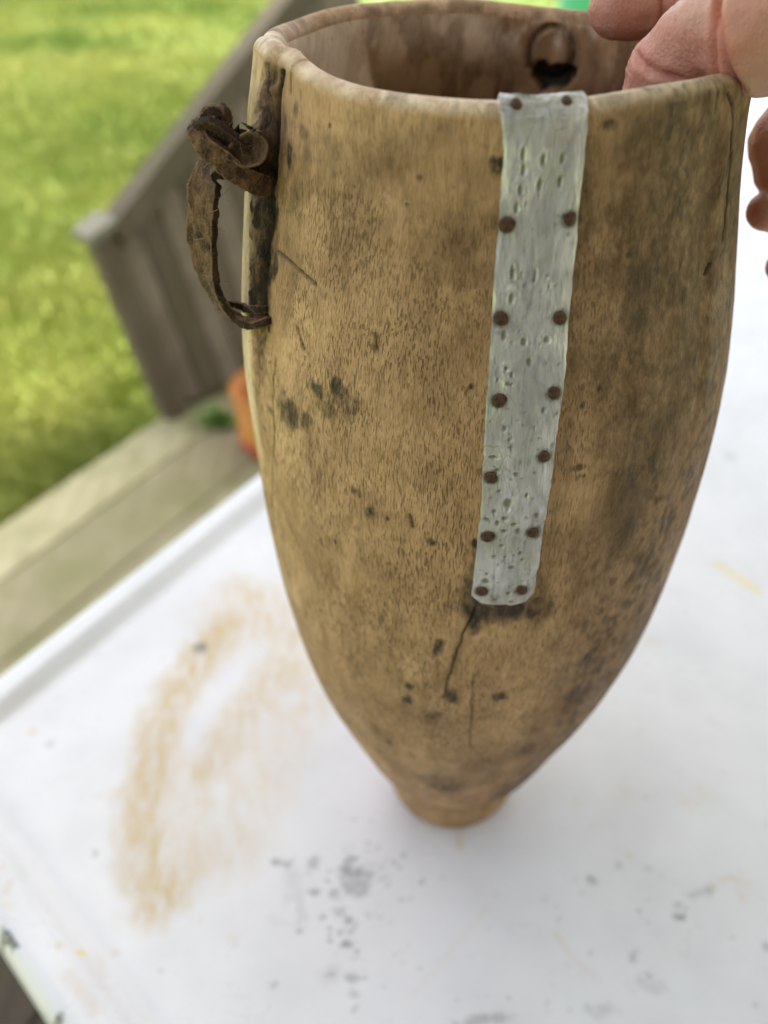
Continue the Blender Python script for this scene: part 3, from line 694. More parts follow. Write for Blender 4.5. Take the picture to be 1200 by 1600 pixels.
def green_tub():
    c = (.725, 2.85, LAWN_Z)
    o = empty('tub', c, label='green plastic garden tub on the lawn, seen just over the back of the rim', cat='tub')
    gm = simple_material('green_plastic', (.015, .22, .06), (.012, .17, .045), 12, .4)
    link('body', lathe([(.001, .002), (.17, .002), (.19, .02), (.235, .66), (.225, .66), (.18, .03), (.001, .02)], c=c), gm, o)
    link('rim', lathe([(.236, .635), (.255, .638), (.258, .655), (.252, .672), (.225, .672)], c=c), gm, o)
green_tub()

# ------------------------------------------------------------------ white table
T_E1 = Vector((.545, .838, 0)).normalized()      # along the left edge, away from the viewer
T_E2 = Vector((.700, -.714, 0)).normalized()      # along the near edge
T_C = Vector((-.2905, .0065, 0))                  # outer corner
def table_frame():
    n1 = Vector((-T_E1.y, T_E1.x, 0)); n1 = n1 if n1.dot(T_E2) > 0 else -n1
    n2 = Vector((-T_E2.y, T_E2.x, 0)); n2 = n2 if n2.dot(T_E1) > 0 else -n2
    return n1, n2
def table():
    n1, n2 = table_frame()
    L, W = 1.75, .92
    t = empty('table', (.25, .28, -.503), label='white enamel table top with raised lip and rusty stains under the vessel', cat='table')
    lipu = np.concatenate([np.linspace(0, .05, 46)[:-1], np.arange(.05, .62, .0018), np.linspace(.62, L - .05, 90), np.linspace(L - .05, L, 30)[1:]])
    lipv = np.concatenate([np.linspace(0, .05, 46)[:-1], np.arange(.05, .50, .0018), np.linspace(.50, W - .05, 60), np.linspace(W - .05, W, 30)[1:]])
    U, Vv = np.meshgrid(lipu, lipv, indexing='ij')
    X = T_C.x + U * T_E1.x + Vv * T_E2.x
    Y = T_C.y + U * T_E1.y + Vv * T_E2.y
    d1 = (X - T_C.x) * n1.x + (Y - T_C.y) * n1.y
    d2 = (X - T_C.x) * n2.x + (Y - T_C.y) * n2.y
    s_ = d1.max()
    d3 = (W * T_E2.dot(n1)) - d1
    d4 = (L * T_E1.dot(n2)) - d2
    def prof(d):
        z = .0058 * (1 - sstep(.017, .028, d))              # lip down to the flat
        z = z - .0012 * np.exp(-((d - .030) / .005) ** 2)
        z = z - .012 * (1 - np.sqrt(np.clip(1 - ((.010 - np.minimum(d, .010)) / .010) ** 2, 0, 1)))
        return z
    dm = np.minimum(np.minimum(d1, d2), np.minimum(d3, d4))
    Z = prof(dm) + .0006 * (fbm(X * 6, Y * 6, 0, 21, 2) - .5)
    vis = (U < .64) & (Vv < .52)
    g, s, y = np.zeros_like(X), np.zeros_like(X), np.zeros_like(X)
    nz = fbm(X * 330, Y * 330, 0, 31, 3)
    nz2 = fbm(X * 120, Y * 120, 0, 37, 4)
    nl = fbm((X * .94 + Y * .3) * 300, (Y * .94 - X * .3) * 60, 0, 41, 3)
    layers = (g, s, y)
    marks = list(MARKS); rr = random.Random(12)
    for cx, cy, sd, num in ((-.0445, -.0500, .011, 75), (-.0475, -.068, .012, 35), (-.052, -.083, .012, 22), (.082, -.070, .010, 20), (.028, -.108, .022, 26)):
        for _ in range(num):
            r_ = .0005 + .0011 * rr.random() ** 2
            marks.append((rr.gauss(cx, sd), rr.gauss(cy, sd), r_, r_ * (.7 + .6 * rr.random()), .15 + .4 * rr.random(), 0))
    for mx, my, rx, ry, st, k in marks:
        q = (np.abs(X - mx) < 3 * rx) & (np.abs(Y - my) < 3 * ry)
        if not q.any(): continue
        d = np.sqrt(((X[q] - mx) / rx) ** 2 + ((Y[q] - my) / ry) ** 2)
        v = st * (1 - sstep(.45, 1.15, d + (nz[q] - .5) * 1.5))
        layers[k][q] = np.maximum(layers[k][q], v)
    for pl, w, st, k in STROKES:
        P = np.array(pl)
        lo, hi = P.min(0) - 2 * w, P.max(0) + 2 * w
        q = (X > lo[0]) & (X < hi[0]) & (Y > lo[1]) & (Y < hi[1])
        xx, yy = X[q], Y[q]; dd = np.full(xx.shape, 9.)
        for (ax, ay), (bx, by) in zip(pl, pl[1:]):
            tt = np.clip(((xx - ax) * (bx - ax) + (yy - ay) * (by - ay)) / ((bx - ax) ** 2 + (by - ay) ** 2), 0, 1)
            dd = np.minimum(dd, np.hypot(xx - ax - tt * (bx - ax), yy - ay - tt * (by - ay)))
        v = st * (1 - sstep(.3, 1.75, dd / w + (nz2[q] - .5) * 1.0 + (nl[q] - .5) * .8)) * (.45 + .7 * nz2[q] + .9 * (nl[q] - .35))
        layers[k][q] = np.minimum(1, layers[k][q] + v * (1 - layers[k][q]))
    # old chips along the near lip
    g = np.maximum(g, .9 * sstep(.60, .66, nz2) * (d2 < .006) * (d2 > -.01))
    me = grid_mesh('table_top', np.stack([X, Y, Z], -1))
    attr(me, 'grime', g); attr(me, 'stain', s); attr(me, 'yellow', y)
    link('top', me, ENAMEL, t)
    # turned-down edge
    c = [T_C, T_C + T_E1 * L, T_C + T_E1 * L + T_E2 * W, T_C + T_E2 * W]
    bm = bmesh.new()
    cen = sum(c, Vector()) / 4
    top = [bm.verts.new(Vector((p.x, p.y, -.0062))) for p in c]
    bot = [bm.verts.new(Vector((p.x, p.y, -.034))) for p in c]
    ins = [bm.verts.new(Vector((p.x, p.y, -.034)) + (cen - p).normalized() * .02) for p in c]
    for i in range(4):
        j = (i + 1) % 4
        bm.faces.new((top[i], bot[i], bot[j], top[j])); bm.faces.new((bot[i], ins[i], ins[j], bot[j]))
    bmesh.ops.recalc_face_normals(bm, faces=bm.faces[:])
    me = bm_mesh('skirt', bm)
    link('edge', me, simple_material('white_enamel_edge', (.74, .74, .73), (.66, .655, .63), 30, .4), t)
    bm = bmesh.new()
    vs = [bm.verts.new(Vector((p.x, p.y, -.030)) + (cen - p).normalized() * .004) for p in c]
    bm.faces.new(vs)
    link('underside', bm_mesh('underside', bm), simple_material('grey_board', (.2, .19, .17), (.15, .14, .13), 20, .8), t)
    lm = simple_material('white_leg', (.7, .7, .69), (.6, .6, .58), 30, .4)
    for p in c:
        q = p + (cen - p).normalized() * .09
        bm = bmesh.new()
        r = bmesh.ops.create_cone(bm, cap_ends=True, segments=20, radius1=.014, radius2=.019, depth=.473)
        bmesh.ops.translate(bm, verts=r['verts'], vec=Vector((q.x, q.y, -.503 + .2365)))
        link('leg', bm_mesh('leg', bm, True), lm, t)
table()

# ------------------------------------------------------------------ the wooden vessel
vessel = empty('wooden_vessel', (0, 0, 0), label='old pale carved wooden vessel with riveted metal strap, standing on the white table', cat='vessel')

def poly_dist(TH, S, pl, jitter):
    dd = np.full(TH.shape, 9.)
    for (a0, s0), (a1, s1) in zip(pl, pl[1:]):
        ax, ay, bx, by = a0 * .072, s0, a1 * .072, s1
        x, y = TH * .072 + jitter, S
        tt = np.clip(((x - ax) * (bx - ax) + (y - ay) * (by - ay)) / ((bx - ax) ** 2 + (by - ay) ** 2 + 1e-12), 0, 1)
        dd = np.minimum(dd, np.hypot(x - ax - tt * (bx - ax), y - ay - tt * (by - ay)))
    return dd

def build_body():
    d = math.radians
    th = np.concatenate([np.arange(d(-182), d(2), .0052), np.linspace(d(2), d(178), 190)])
    zz = np.concatenate([np.linspace(0, .03, 50)[:-1], np.linspace(.03, Z_TOP, 650)])
    arc = Z_TOP + np.linspace(0, 1, 20)[1:]
    ins = Z_TOP + 1 + np.linspace(0, 1, 240)[1:] ** 1.25
    s = np.concatenate([zz, arc, ins])
    TH, S = np.meshgrid(th, s)
    V = full(TH, S)
    X, Y, Z = V[..., 0], V[..., 1], V[..., 2]
    grime, brown, crack, pale, inside, bare = (np.zeros_like(S) for _ in range(6))
    pores = np.ones_like(S)
    outer = S <= Z_TOP + .75
    n1 = fbm(X * 420, Y * 420, Z * 300, 51, 3)
    n2 = fbm(X * 130, Y * 130, Z * 90, 57, 4)
    n3 = fbm(X * 900, Y * 900, Z * 160, 59, 2)
    Sm = np.minimum(S, Z_TOP)
    for t0, s0, rx, rz, st, k in SPOTS:
        if k and rx > .0012: rx, rz, st = rx * 1.4, rz * 1.4, min(1.1, st * 1.2)
        dx = wrap(TH - t0) * .072
        q = outer & (np.abs(dx) < 2.4 * rx) & (np.abs(S - s0) < 2.4 * rz)
        if not q.any(): continue
        dd = np.sqrt((dx[q] / rx) ** 2 + ((S[q] - s0) / rz) ** 2)
        if k:
            v = st * (1 - sstep(.20, 1.25, dd + (n1[q] - .5) * 1.5 + (n2[q] - .5) * .9)) * (.60 + .9 * n3[q])
            grime[q] = np.minimum(1, grime[q] + v * (1 - grime[q]))
        else:
            v = st * (1 - sstep(.0, 1.35, dd + (n2[q] - .5) * 1.2))
            brown[q] = np.minimum(1, brown[q] + v * (1 - brown[q]))
    # general brown tone: darker to the right of the strap, below the rim and near the base
    right = sstep(-1.42, -1.05, TH) * (1 - sstep(-.2, .2, TH))
    mott = fbm(X * 55, Y * 55, Z * 40, 91, 5)
    brown = np.where(outer, np.minimum(1, brown + .26 * sstep(.52, .70, mott) * sstep(.03, .06, S)), brown)
    brown = np.where(outer, np.minimum(1, brown + right * (.60 + .20 * sstep(.40, .64, n2) + .30 * sstep(.42, .62, n1))), brown)
    brown = np.where(outer, np.minimum(1, brown + (.12 + .5 * sstep(.44, .66, n2)) * sstep(.272, .31, S) * (1 - sstep(.322, .330, S))), brown)
    brown = np.where(outer, np.minimum(1, brown + (1 - sstep(.07, .19, S)) * (.16 + .26 * sstep(.38, .62, n2))), brown)
    grime = np.where(outer, np.maximum(grime, right * .55 * sstep(.60, .72, n1) * sstep(.45, .6, n2)), grime)
    band = np.exp(-((TH + 1.62) / .03) ** 2) * sstep(.19, .215, S) * (S < .33)
    brown = np.where(outer, np.minimum(1, brown + .35 * band * sstep(.35, .6, n2)), brown)
    band = np.exp(-((TH + 1.385) / .035) ** 2) * sstep(.20, .225, S) * (S < .33)
    brown = np.where(outer, np.minimum(1, brown + .45 * band), brown)
    # grime along the front flank of the left lug
    gl = np.interp(S, [p[1] for p in CRACKS[-1][1]][::-1], [p[0] for p in CRACKS[-1][1]][::-1])
    e = (TH - gl) * .072
    m = sstep(.262, .272, S) * (S <= Z_TOP) * sstep(-.0085, -.006, e + (n2 - .5) * .008) * (1 - sstep(-.0006, .0010, e + (n2 - .5) * .003))
    grime = np.maximum(grime, m * (.35 + 1.0 * n3) * (.6 + .8 * n1) * (.35 + .75 * sstep(.38, .54, fbm(X * 260, Y * 260, Z * 110, 83, 3))) * np.where((S > .306) & (n2 > .55), .55, 1.0))
    rough = m * (n1 - .5) * .0036
    # cracks
    depth = np.zeros_like(S)
    jit = (fbm(X * 0 + 3, S * 260, 0, 71, 2) - .5) * .0011
    for i, (w, pl) in enumerate(CRACKS):
        if i == len(CRACKS) - 1: w = .0008
        P = np.array(pl)
        q = outer & (TH > P[:, 0].min() - .08) & (TH < P[:, 0].max() + .08) & (S > P[:, 1].min() - .004) & (S < P[:, 1].max() + .004)
        dd = poly_dist(TH[q], S[q], pl, jit[q])
        ww = w * (.55 + .9 * n2[q])
        c = 1 - sstep(ww * .45, ww * 1.25, dd)
        crack[q] = np.maximum(crack[q], c * (.8 if w > .00045 else .6))
        depth[q] += c * min(.0013, w * 1.6)
        brown[q] = np.maximum(brown[q], .6 * np.exp(-(dd / (w * 3.2)) ** 2))
    # notches cut over the rim beside the lugs
    for a0 in (-2.560, -.815):
        q = (S > Z_TOP - .004) & (S < Z_TOP + 1.3)
        dd = np.abs(wrap(TH[q] - a0 - .03 * (S[q] - Z_TOP) * (1 if a0 < -2 else -1))) * .072 + (n2[q] - .5) * .0006
        c = 1 - sstep(.0001, .0007, dd)
        depth[q] += c * .0005; crack[q] = np.maximum(crack[q], c * .75 * sstep(.42, .55, n2[q]))
    # worn pale rim, its highlight partly put into the colour, and bare foot
    rimtop = sstep(Z_TOP - .0005 + .002 * (n2 - .5), Z_TOP + .30, S) * (1 - sstep(Z_TOP + .9, Z_TOP + 1.02, S))
    pale = np.maximum(pale, rimtop * (.35 + .75 * sstep(.35, .62, n2)) * (1 - .8 * sstep(-1.0, -.6, TH)))
    brown = np.maximum(brown * (1 - .6 * rimtop), .6 * rimtop * sstep(.54, .66, n2))
    bare = 1.0 * (1 - sstep(.021, .030, S)); brown = brown * (1 - .7 * bare) + .8 * bare * sstep(.50, .64, n2) + .5 * sstep(.010, .020, S) * bare; grime = grime * (1 - .5 * bare)
    lugp = (1 - .7 * sstep(.300, .318, S)) * sstep(.0, .004, -e - .0050) * sstep(.21, .24, S) * (S <= Z_TOP) * (TH < -2.5)  # outer strip of the left lug: skylight painted in as paler colour
    pale = np.maximum(pale, .8 * lugp * (.6 + .5 * n2))
    pores = np.where(S > Z_TOP - .02, .25, 1.0) * (1 - .55 * right) * sstep(.05, .12, Z) + .15
    pores = np.where((TH > -2.5) & (TH < -1.7), pores * 1.15, pores)
    # inside: light on the left part painted in as pale colour, darker rest, oval plug on the far wall
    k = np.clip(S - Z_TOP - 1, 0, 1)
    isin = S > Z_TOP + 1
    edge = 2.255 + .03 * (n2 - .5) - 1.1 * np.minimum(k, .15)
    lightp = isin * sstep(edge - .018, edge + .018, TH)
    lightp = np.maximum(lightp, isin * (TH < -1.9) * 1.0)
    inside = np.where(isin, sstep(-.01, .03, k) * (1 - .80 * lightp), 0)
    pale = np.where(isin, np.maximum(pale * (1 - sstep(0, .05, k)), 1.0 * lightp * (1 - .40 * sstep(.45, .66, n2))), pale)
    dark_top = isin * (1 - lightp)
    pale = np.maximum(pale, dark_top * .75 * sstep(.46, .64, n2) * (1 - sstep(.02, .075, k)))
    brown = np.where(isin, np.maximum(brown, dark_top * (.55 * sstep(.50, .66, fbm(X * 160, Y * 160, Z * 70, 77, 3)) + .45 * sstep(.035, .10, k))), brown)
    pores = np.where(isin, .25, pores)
    dx, dz = wrap(TH - 1.205) * .062 / .0066, (Z - .3210) / .0078
    dpl = np.sqrt(dx ** 2 + dz ** 2)
    kk = isin & (dpl < 4)
    bulge = np.where(kk, (1 - sstep(.86, 1.0, dpl)) * .0014 - np.exp(-((dpl - 1.06) / .10) ** 2) * .0012, 0)
    crack = np.where(kk, np.maximum(crack, .62 * np.exp(-((dpl - 1.06 + .25 * (n2 - .5)) / .10) ** 2) * sstep(.35, .6, n1 + .25 * (dx > 0) - .1 * (Z > .325))), crack)
    dx2, dz2 = wrap(TH - 1.205) * .062 / .0064, (Z - .3140) / .0042
    hole = np.where(kk, 1 - sstep(.75, 1.15, np.sqrt(dx2 ** 2 + dz2 ** 2) + (n1 - .5) * 1.5 + (n2 - .5) * 1.0), 0)
    crack = np.maximum(crack, hole)
    brown = np.where(kk, np.maximum(brown, .8 * np.exp(-((dpl - 1.0) / .5) ** 2)), brown)
    bulge = bulge - hole * .003
    rad = np.stack([np.cos(TH), np.sin(TH), 0 * TH], -1)
    nrm_top = np.stack([np.cos(TH) * 0, 0 * TH, 1 + 0 * TH], -1)
    wtop = (sstep(Z_TOP, Z_TOP + .3, S) * (1 - sstep(Z_TOP + .7, Z_TOP + 1, S)))[..., None]
    dirv = rad * (1 - wtop) + nrm_top * wtop
    V = V - dirv * np.where(outer, depth, 0)[..., None] + rad * rough[..., None]
    V = V - rad * bulge[..., None]
    # closed foot
    me = grid_mesh('body', V, True)
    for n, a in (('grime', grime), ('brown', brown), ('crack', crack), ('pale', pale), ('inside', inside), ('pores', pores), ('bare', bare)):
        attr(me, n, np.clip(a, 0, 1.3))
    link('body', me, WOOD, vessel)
    bm = bmesh.new()
    r = [bm.verts.new(Vector(p)) for p in V[0, ::6]]
    bm.faces.new(r[::-1])
    link('foot_base', bm_mesh('foot_base', bm), simple_material('foot_wood', (.36, .23, .11), (.28, .17, .08), 200, .7), vessel)
build_body()

# metal strap, following the surface and folded over the rim
SL = np.array([(.15, -1.664), (.2025, -1.6654), (.2154, -1.6625), (.2341, -1.6567), (.2618, -1.6625), (.2793, -1.6596), (.2938, -1.6625), (.3117, -1.6600), (.3277, -1.6600), (Z_TOP, -1.6740), (Z_TOP + 1, -1.700)])
SR = np.array([(.15, -1.437), (.2034, -1.4354), (.2246, -1.4325), (.240, -1.4238), (.2578, -1.4209), (.272, -1.4092), (.2882, -1.4063), (.3036, -1.4034), (.3182, -1.4005), (.325, -1.4005), (Z_TOP, -1.4050), (Z_TOP + 1, -1.400)])
def strap_normal(th, s):
    e = 2e-3
    a = full(th + e, s) - full(th - e, s)
    ds = np.where(s > Z_TOP - .0006, .02, .0006)
    b = full(th, s + ds) - full(th, s - np.where(s > Z_TOP, .02, .0006))
    n = np.cross(a, b)
    return n / (np.linalg.norm(n, axis=-1, keepdims=True) + 1e-12)
def build_strap():
    m = 44
    w = np.linspace(0, 1, m)
    t = np.concatenate([np.linspace(0, 1, 330), 1 + np.linspace(0, 1, 26)[1:]])
    Wg, Tg = np.meshgrid(w, t)
    bot = np.interp(Wg, [0, .06, .20, .70, .90, 1.0], [.2035, .2022, .1998, .1996, .2008, .2042])
    S = np.where(Tg <= 1, bot + (Z_TOP - bot) * np.minimum(Tg, 1), Z_TOP + np.maximum(Tg - 1, 0) * .80)
    rag = (vnoise(Tg * 60, Wg * 0 + np.round(Wg), 0, 5) - .5) * .0035
    tl = np.interp(S, SL[:, 0], SL[:, 1]) + rag; tr = np.interp(S, SR[:, 0], SR[:, 1]) + rag
    TH = tl + (tr - tl) * Wg
    B = full(TH, S)
    N = strap_normal(TH, S)
    h = np.full(S.shape, .0012)
    # drawn-out ridges and general unevenness
    h += .00034 * (fbm(Wg * 7, S * 90, 0, 61, 3) - .5) * 2 + .00016 * np.sin(Wg * 9 + 2 * fbm(S * 40, 0 * S, 0, 3, 2)) * sstep(.22, .25, S)
    h += .00042 * (fbm(Wg * 4 + 3, S * 240, 0, 67, 3) - .5)
    pit = np.zeros_like(S)
    rng = random.Random(8)
    dents = [(a, b, c / 1000, d / 1000, 1) for a, b, c, d in DENTS]
    for _ in range(110):
        q = rng.random() ** 1.5
        dents.append((-1.65 + rng.random() * .23, .203 + q * .125, .0002 + rng.random() * .0004, .0002 + rng.random() * .0006, .6))
    for a, b, c, d, st in dents:
        dd = np.sqrt((wrap(TH - a) * .075 / c) ** 2 + ((S - b) / d) ** 2)
        h -= st * .00052 * np.exp(-dd ** 2) - st * .00024 * np.exp(-((dd - 1.5) / .5) ** 2)
        pit = np.maximum(pit, st * .85 * (1 - sstep(.5, 1.05, dd + .3 * (fbm(TH * 900, S * 900, 0, 4, 2) - .5))))
    for a, b in NAILS:     # dimple where each nail was driven in
        if b > Z_TOP: continue
        dd = np.hypot(wrap(TH - a) * .075, S - b)
        h -= .00025 * np.exp(-(dd / .0026) ** 2)
        pit = np.maximum(pit, .75 * np.exp(-((dd - .0018) / .0005) ** 2) + .35 * np.exp(-(dd / .0032) ** 2) * (fbm(TH * 500, S * 500, 0, 14, 2) > .5))
    edge = np.minimum(np.minimum(Wg, 1 - Wg) * .018, np.minimum(S - bot, 1))
    h -= .0001 * (1 - sstep(0, .0006, edge))
    V = B + N * h[..., None]
    # turned-in border down into the wood
    ring = [V]
    low = B - N * .0006
    Vp = np.concatenate([low[:1], V, low[-1:]], 0)
    Vp = np.concatenate([np.concatenate([low[:1, :1], low[:, :1], low[-1:, :1]], 0), Vp, np.concatenate([low[:1, -1:], low[:, -1:], low[-1:, -1:]], 0)], 1)
    pp = np.pad(pit, 1)
    me = grid_mesh('metal_strap', Vp)
    attr(me, 'pit', pp)
    try: me.set_sharp_from_angle(angle=math.radians(50))
    except Exception: pass
    so = link('metal_strap', me, METAL, vessel)
    # nails
    rng = random.Random(3)
    heads = []
    for v in range(4):
        rr = .00155 + .00025 * rng.random()
        n = 20; rows = []
        ph = rng.random() * 6
        for f, z in ((1.0, -.0003), (1.02, .00025), (.95, .00062), (.78, .00095), (.4, .00112), (.02, .00115)):
            rows.append([(rr * f * (1 + .05 * math.sin(2 * a + ph) + .035 * math.sin(5 * a + ph)) * math.cos(a), rr * f * (1 + .05 * math.sin(2 * a + ph)) * math.sin(a), z + .00008 * math.sin(3 * a + ph) * f) for a in [2 * math.pi * i / n for i in range(n)]])
        me = grid_mesh('nail', np.array(rows), True); me.materials.append(RUST); heads.append(me)
    for i, (a, b) in enumerate(NAILS):
        a_, b_ = np.array([[a]]), np.array([[b]])
        p = full(a_, b_)[0, 0]; nn = strap_normal(a_, b_)[0, 0]
        nn = Vector(nn); nn = (nn + Vector((rng.uniform(-.12, .12), rng.uniform(-.05, .05), rng.uniform(-.12, .12)))).normalized()
        o = bpy.data.objects.new('nail', heads[i % 4]); col.objects.link(o); o.parent = so
        o.location = Vector(p) + nn * .00085
        o.rotation_euler = nn.to_track_quat('Z', 'Y').to_euler()
        s = 1.12 if b < Z_TOP else .85
        if i % 2 == 1: s *= .93
        o.scale = (s, s, 1)
build_strap()

# ------------------------------------------------------------------ leather strap knotted through the left lug
def catmull(P, n):
    P = np.asarray(P, float)
    Q = np.concatenate([2 * P[:1] - P[1:2], P, 2 * P[-1:] - P[-2:-1]], 0)
    out = []
    for i in range(len(P) - 1):
        p0, p1, p2, p3 = Q[i:i + 4]
        for t in np.linspace(0, 1, n, endpoint=False):
            out.append(.5 * (2 * p1 + (p2 - p0) * t + (2 * p0 - 5 * p1 + 4 * p2 - p3) * t ** 2 + (3 * p1 - p0 - 3 * p2 + p3) * t ** 3))
    out.append(P[-1])
    return np.array(out)

def ribbon(name, spec, parent, seed, ragged=.65, dark=0.0, edge_light=.6):
    A = np.array([[*p, *w, wd / 1000, t / 1000] for p, w, wd, t in spec])
    A = catmull(A, 14)
    C_, Wd, wd, t = A[:, :3], A[:, 3:6], A[:, 6], A[:, 7]
    tan = np.gradient(C_, axis=0); tan /= np.linalg.norm(tan, axis=1, keepdims=True)
    Wd = Wd - (Wd * tan).sum(1, keepdims=True) * tan
    Wd /= np.linalg.norm(Wd, axis=1, keepdims=True)
    Nn = np.cross(tan, Wd)
    m = 40
    ang = np.linspace(0, 2 * np.pi, m, endpoint=False)
    # squarish cross-section, slightly cupped
    cx = np.sign(np.cos(ang)) * np.abs(np.cos(ang)) ** .16
    cy = np.sign(np.sin(ang)) * np.abs(np.sin(ang)) ** .30
    n = len(C_)
    ii = np.arange(n)
    V = np.zeros((n, m, 3))
    for j in range(m):
        e = (fbm(ii * .35 + seed, np.full(n, j * .11 if abs(cx[j]) < .8 else np.sign(cx[j]) * 9), 0, seed, 3) - .5)
        hw = wd / 2 * cx[j] * (1 + .28 * ragged * e) + (0)
        hh = t / 2 * cy[j] * (1 + .5 * e) + .0005 * (cx[j] ** 2 - .4) + .0005 * (fbm(ii * .5, np.full(n, cx[j] * 3), 0, seed + 3, 3) - .5)
        V[:, j] = C_ + Wd * hw[:, None] + Nn * hh[:, None]
    V = np.concatenate([np.repeat(V[:1].mean(1, keepdims=True), m, 1), V, np.repeat(V[-1:].mean(1, keepdims=True), m, 1)], 0)
    me = grid_mesh(name, V, True)
    corner = np.abs(cx) * np.abs(cy) ** .5 * (np.abs(cx) > .8)
    attr(me, 'edge_light', np.tile(edge_light * sstep(.80, 1.0, corner), n + 2))
    side = (np.abs(cx) > .9) & (np.abs(cy) < .8)
    attr(me, 'dark', np.tile(np.clip(dark + .75 * side, 0, 1), n + 2))
    return link(name, me, LEATHER, parent)

def build_leather():
    loop = ribbon('leather_loop', [(p, w, wd * 1.28, t * 1.1) for p, w, wd, t in LOOP], vessel, 3)
    ribbon('inner_end', LOOP_BACK, loop, 9, dark=.3)
    knot = ribbon('leather_knot', FOLD, vessel, 5)
    ribbon('band', BAND, knot, 7, edge_light=.9)
    ribbon('fold', FOLD_INNER, knot, 13, dark=.75, edge_light=.3)
    ribbon('wrap', WRAP, knot, 17, dark=.55, edge_light=.3)
    # flattened curled end facing out
    c = Vector(DISC) + Vector((0, .0025, .0012)); rng = random.Random(4)
    axis = Vector((.25, -.85, .35)).normalized()
    q = axis.to_track_quat('Z', 'Y').to_matrix()
    rows = []
    n = 36
    for f, z in ((.02, .0006), (.35, .0010), (.6, .0012), (.80, .0021), (.93, .0027), (1.0, .0019), (1.0, .0), (.90, -.0014), (.6, -.0022), (.02, -.0024)):
        rows.append([])
        for i in range(n):
            a = 2 * math.pi * i / n
            rr = f * .0050 * (1 + .05 * math.sin(2 * a + .6) + .03 * math.sin(5 * a))
            p = Vector((rr * math.cos(a), rr * .86 * math.sin(a), z + .0004 * math.sin(3 * a + f * 4) + .0009 * f * math.cos(a)))
            rows[-1].append(tuple(c + q @ p))
    me = grid_mesh('curled_end', np.array(rows), True)
    attr(me, 'dark', np.repeat([.8, .7, .75, .5, .1, .2, .8, 1, 1, 1], n)); attr(me, 'edge_light', np.repeat([.1, .15, .1, .2, .75, .5, 0, 0, 0, 0], n))
    link('curled_end', me, LEATHER, knot)
    # dark torn scraps on top
    V, F = [], []
    for p in CHIPS:
        for k in range(5):
            b = Vector(p) + Vector((rng.uniform(-.0015, .0015), rng.uniform(-.001, .001), rng.uniform(-.002, .0005)))
            d = Vector((rng.uniform(-1, 1), rng.uniform(-.6, .3), rng.uniform(.2, 1))).normalized()
            s = Vector((rng.uniform(-1, 1), rng.uniform(-1, 1), rng.uniform(-1, 1))).cross(d).normalized()
            L = rng.uniform(.0015, .0035); w = rng.uniform(.0006, .0013)
            i = len(V); u = d.cross(s)
            V += [b + s * w - d * L * .6, b - s * w - d * L * .6, b + u * w - d * L * .6, b + d * L + s * w * .3]
            F += [(i, i + 1, i + 3), (i + 1, i + 2, i + 3), (i + 2, i, i + 3), (i, i + 2, i + 1)]
    me = raw_mesh('scraps', V, F, False); attr(me, 'dark', np.full(len(V), .9))
    link('torn_scraps', me, LEATHER, knot)
    # stray fibres
    V, F = [], []
    starts = [tuple(p) for p, *_ in LOOP[1:9]] + [CHIPS[0], CHIPS[1], CHIPS[3]]
    for p in starts:
        for k in range(5):
            b = Vector(p) + Vector((rng.uniform(-.002, .004), rng.uniform(-.004, 0), rng.uniform(-.006, .006)))
            d = Vector((rng.uniform(-.6, 1), rng.uniform(-.8, .2), rng.uniform(-.4, .9))).normalized()
            bend = Vector((rng.uniform(-1, 1), 0, rng.uniform(-1, 1))) * .4
            L = rng.uniform(.002, .006); r = .00005
            i0 = len(V)
            for t in range(6):
                c_ = b + d * L * t / 5 + bend * L * (t / 5) ** 2
                V += [c_ + Vector((r, 0, 0)), c_ + Vector((-r * .5, 0, r)), c_ + Vector((-r * .5, -r, -r))]
            for t in range(5):
                for j in range(3):
                    a_ = i0 + t * 3 + j; b_ = i0 + t * 3 + (j + 1) % 3
                    F.append((a_, b_, b_ + 3, a_ + 3))
    link('loose_fibre', raw_mesh('fibres', V, F), simple_material('pale_fibre', (.35, .26, .17), (.25, .18, .11), 500, .8), loop, kind='stuff')
build_leather()

# ------------------------------------------------------------------ the hand
def blob(name, chains, voxel, mat, parent, smooth=8):
    bm = bmesh.new()
    for ch in chains:
        A = np.array([[*p, r] for p, r in ch], float)
        for a, b in zip(A, A[1:]):
            n = max(3, int(np.linalg.norm(a[:3] - b[:3]) / (min(a[3], b[3]) * .25)))
            for t in np.linspace(0, 1, n):
                p = a * (1 - t) + b * t
                bmesh.ops.create_icosphere(bm, subdivisions=2, radius=p[3], matrix=Matrix.Translation(p[:3]))
    me0 = bpy.data.meshes.new('raw'); bm.to_mesh(me0); bm.free()
    ob = bpy.data.objects.new('raw', me0); col.objects.link(ob)
    md = ob.modifiers.new('r', 'REMESH'); md.mode = 'VOXEL'; md.voxel_size = voxel; md.use_smooth_shade = True
    sm = ob.modifiers.new('s', 'SMOOTH'); sm.factor = .5; sm.iterations = smooth
    me = bpy.data.meshes.new_from_object(ob.evaluated_get(bpy.context.evaluated_depsgraph_get()))
    bpy.data.objects.remove(ob); bpy.data.meshes.remove(me0)
    me.materials.clear(); me.name = name
    for p in me.polygons: p.use_smooth = True
    return link(name, me, mat, parent)

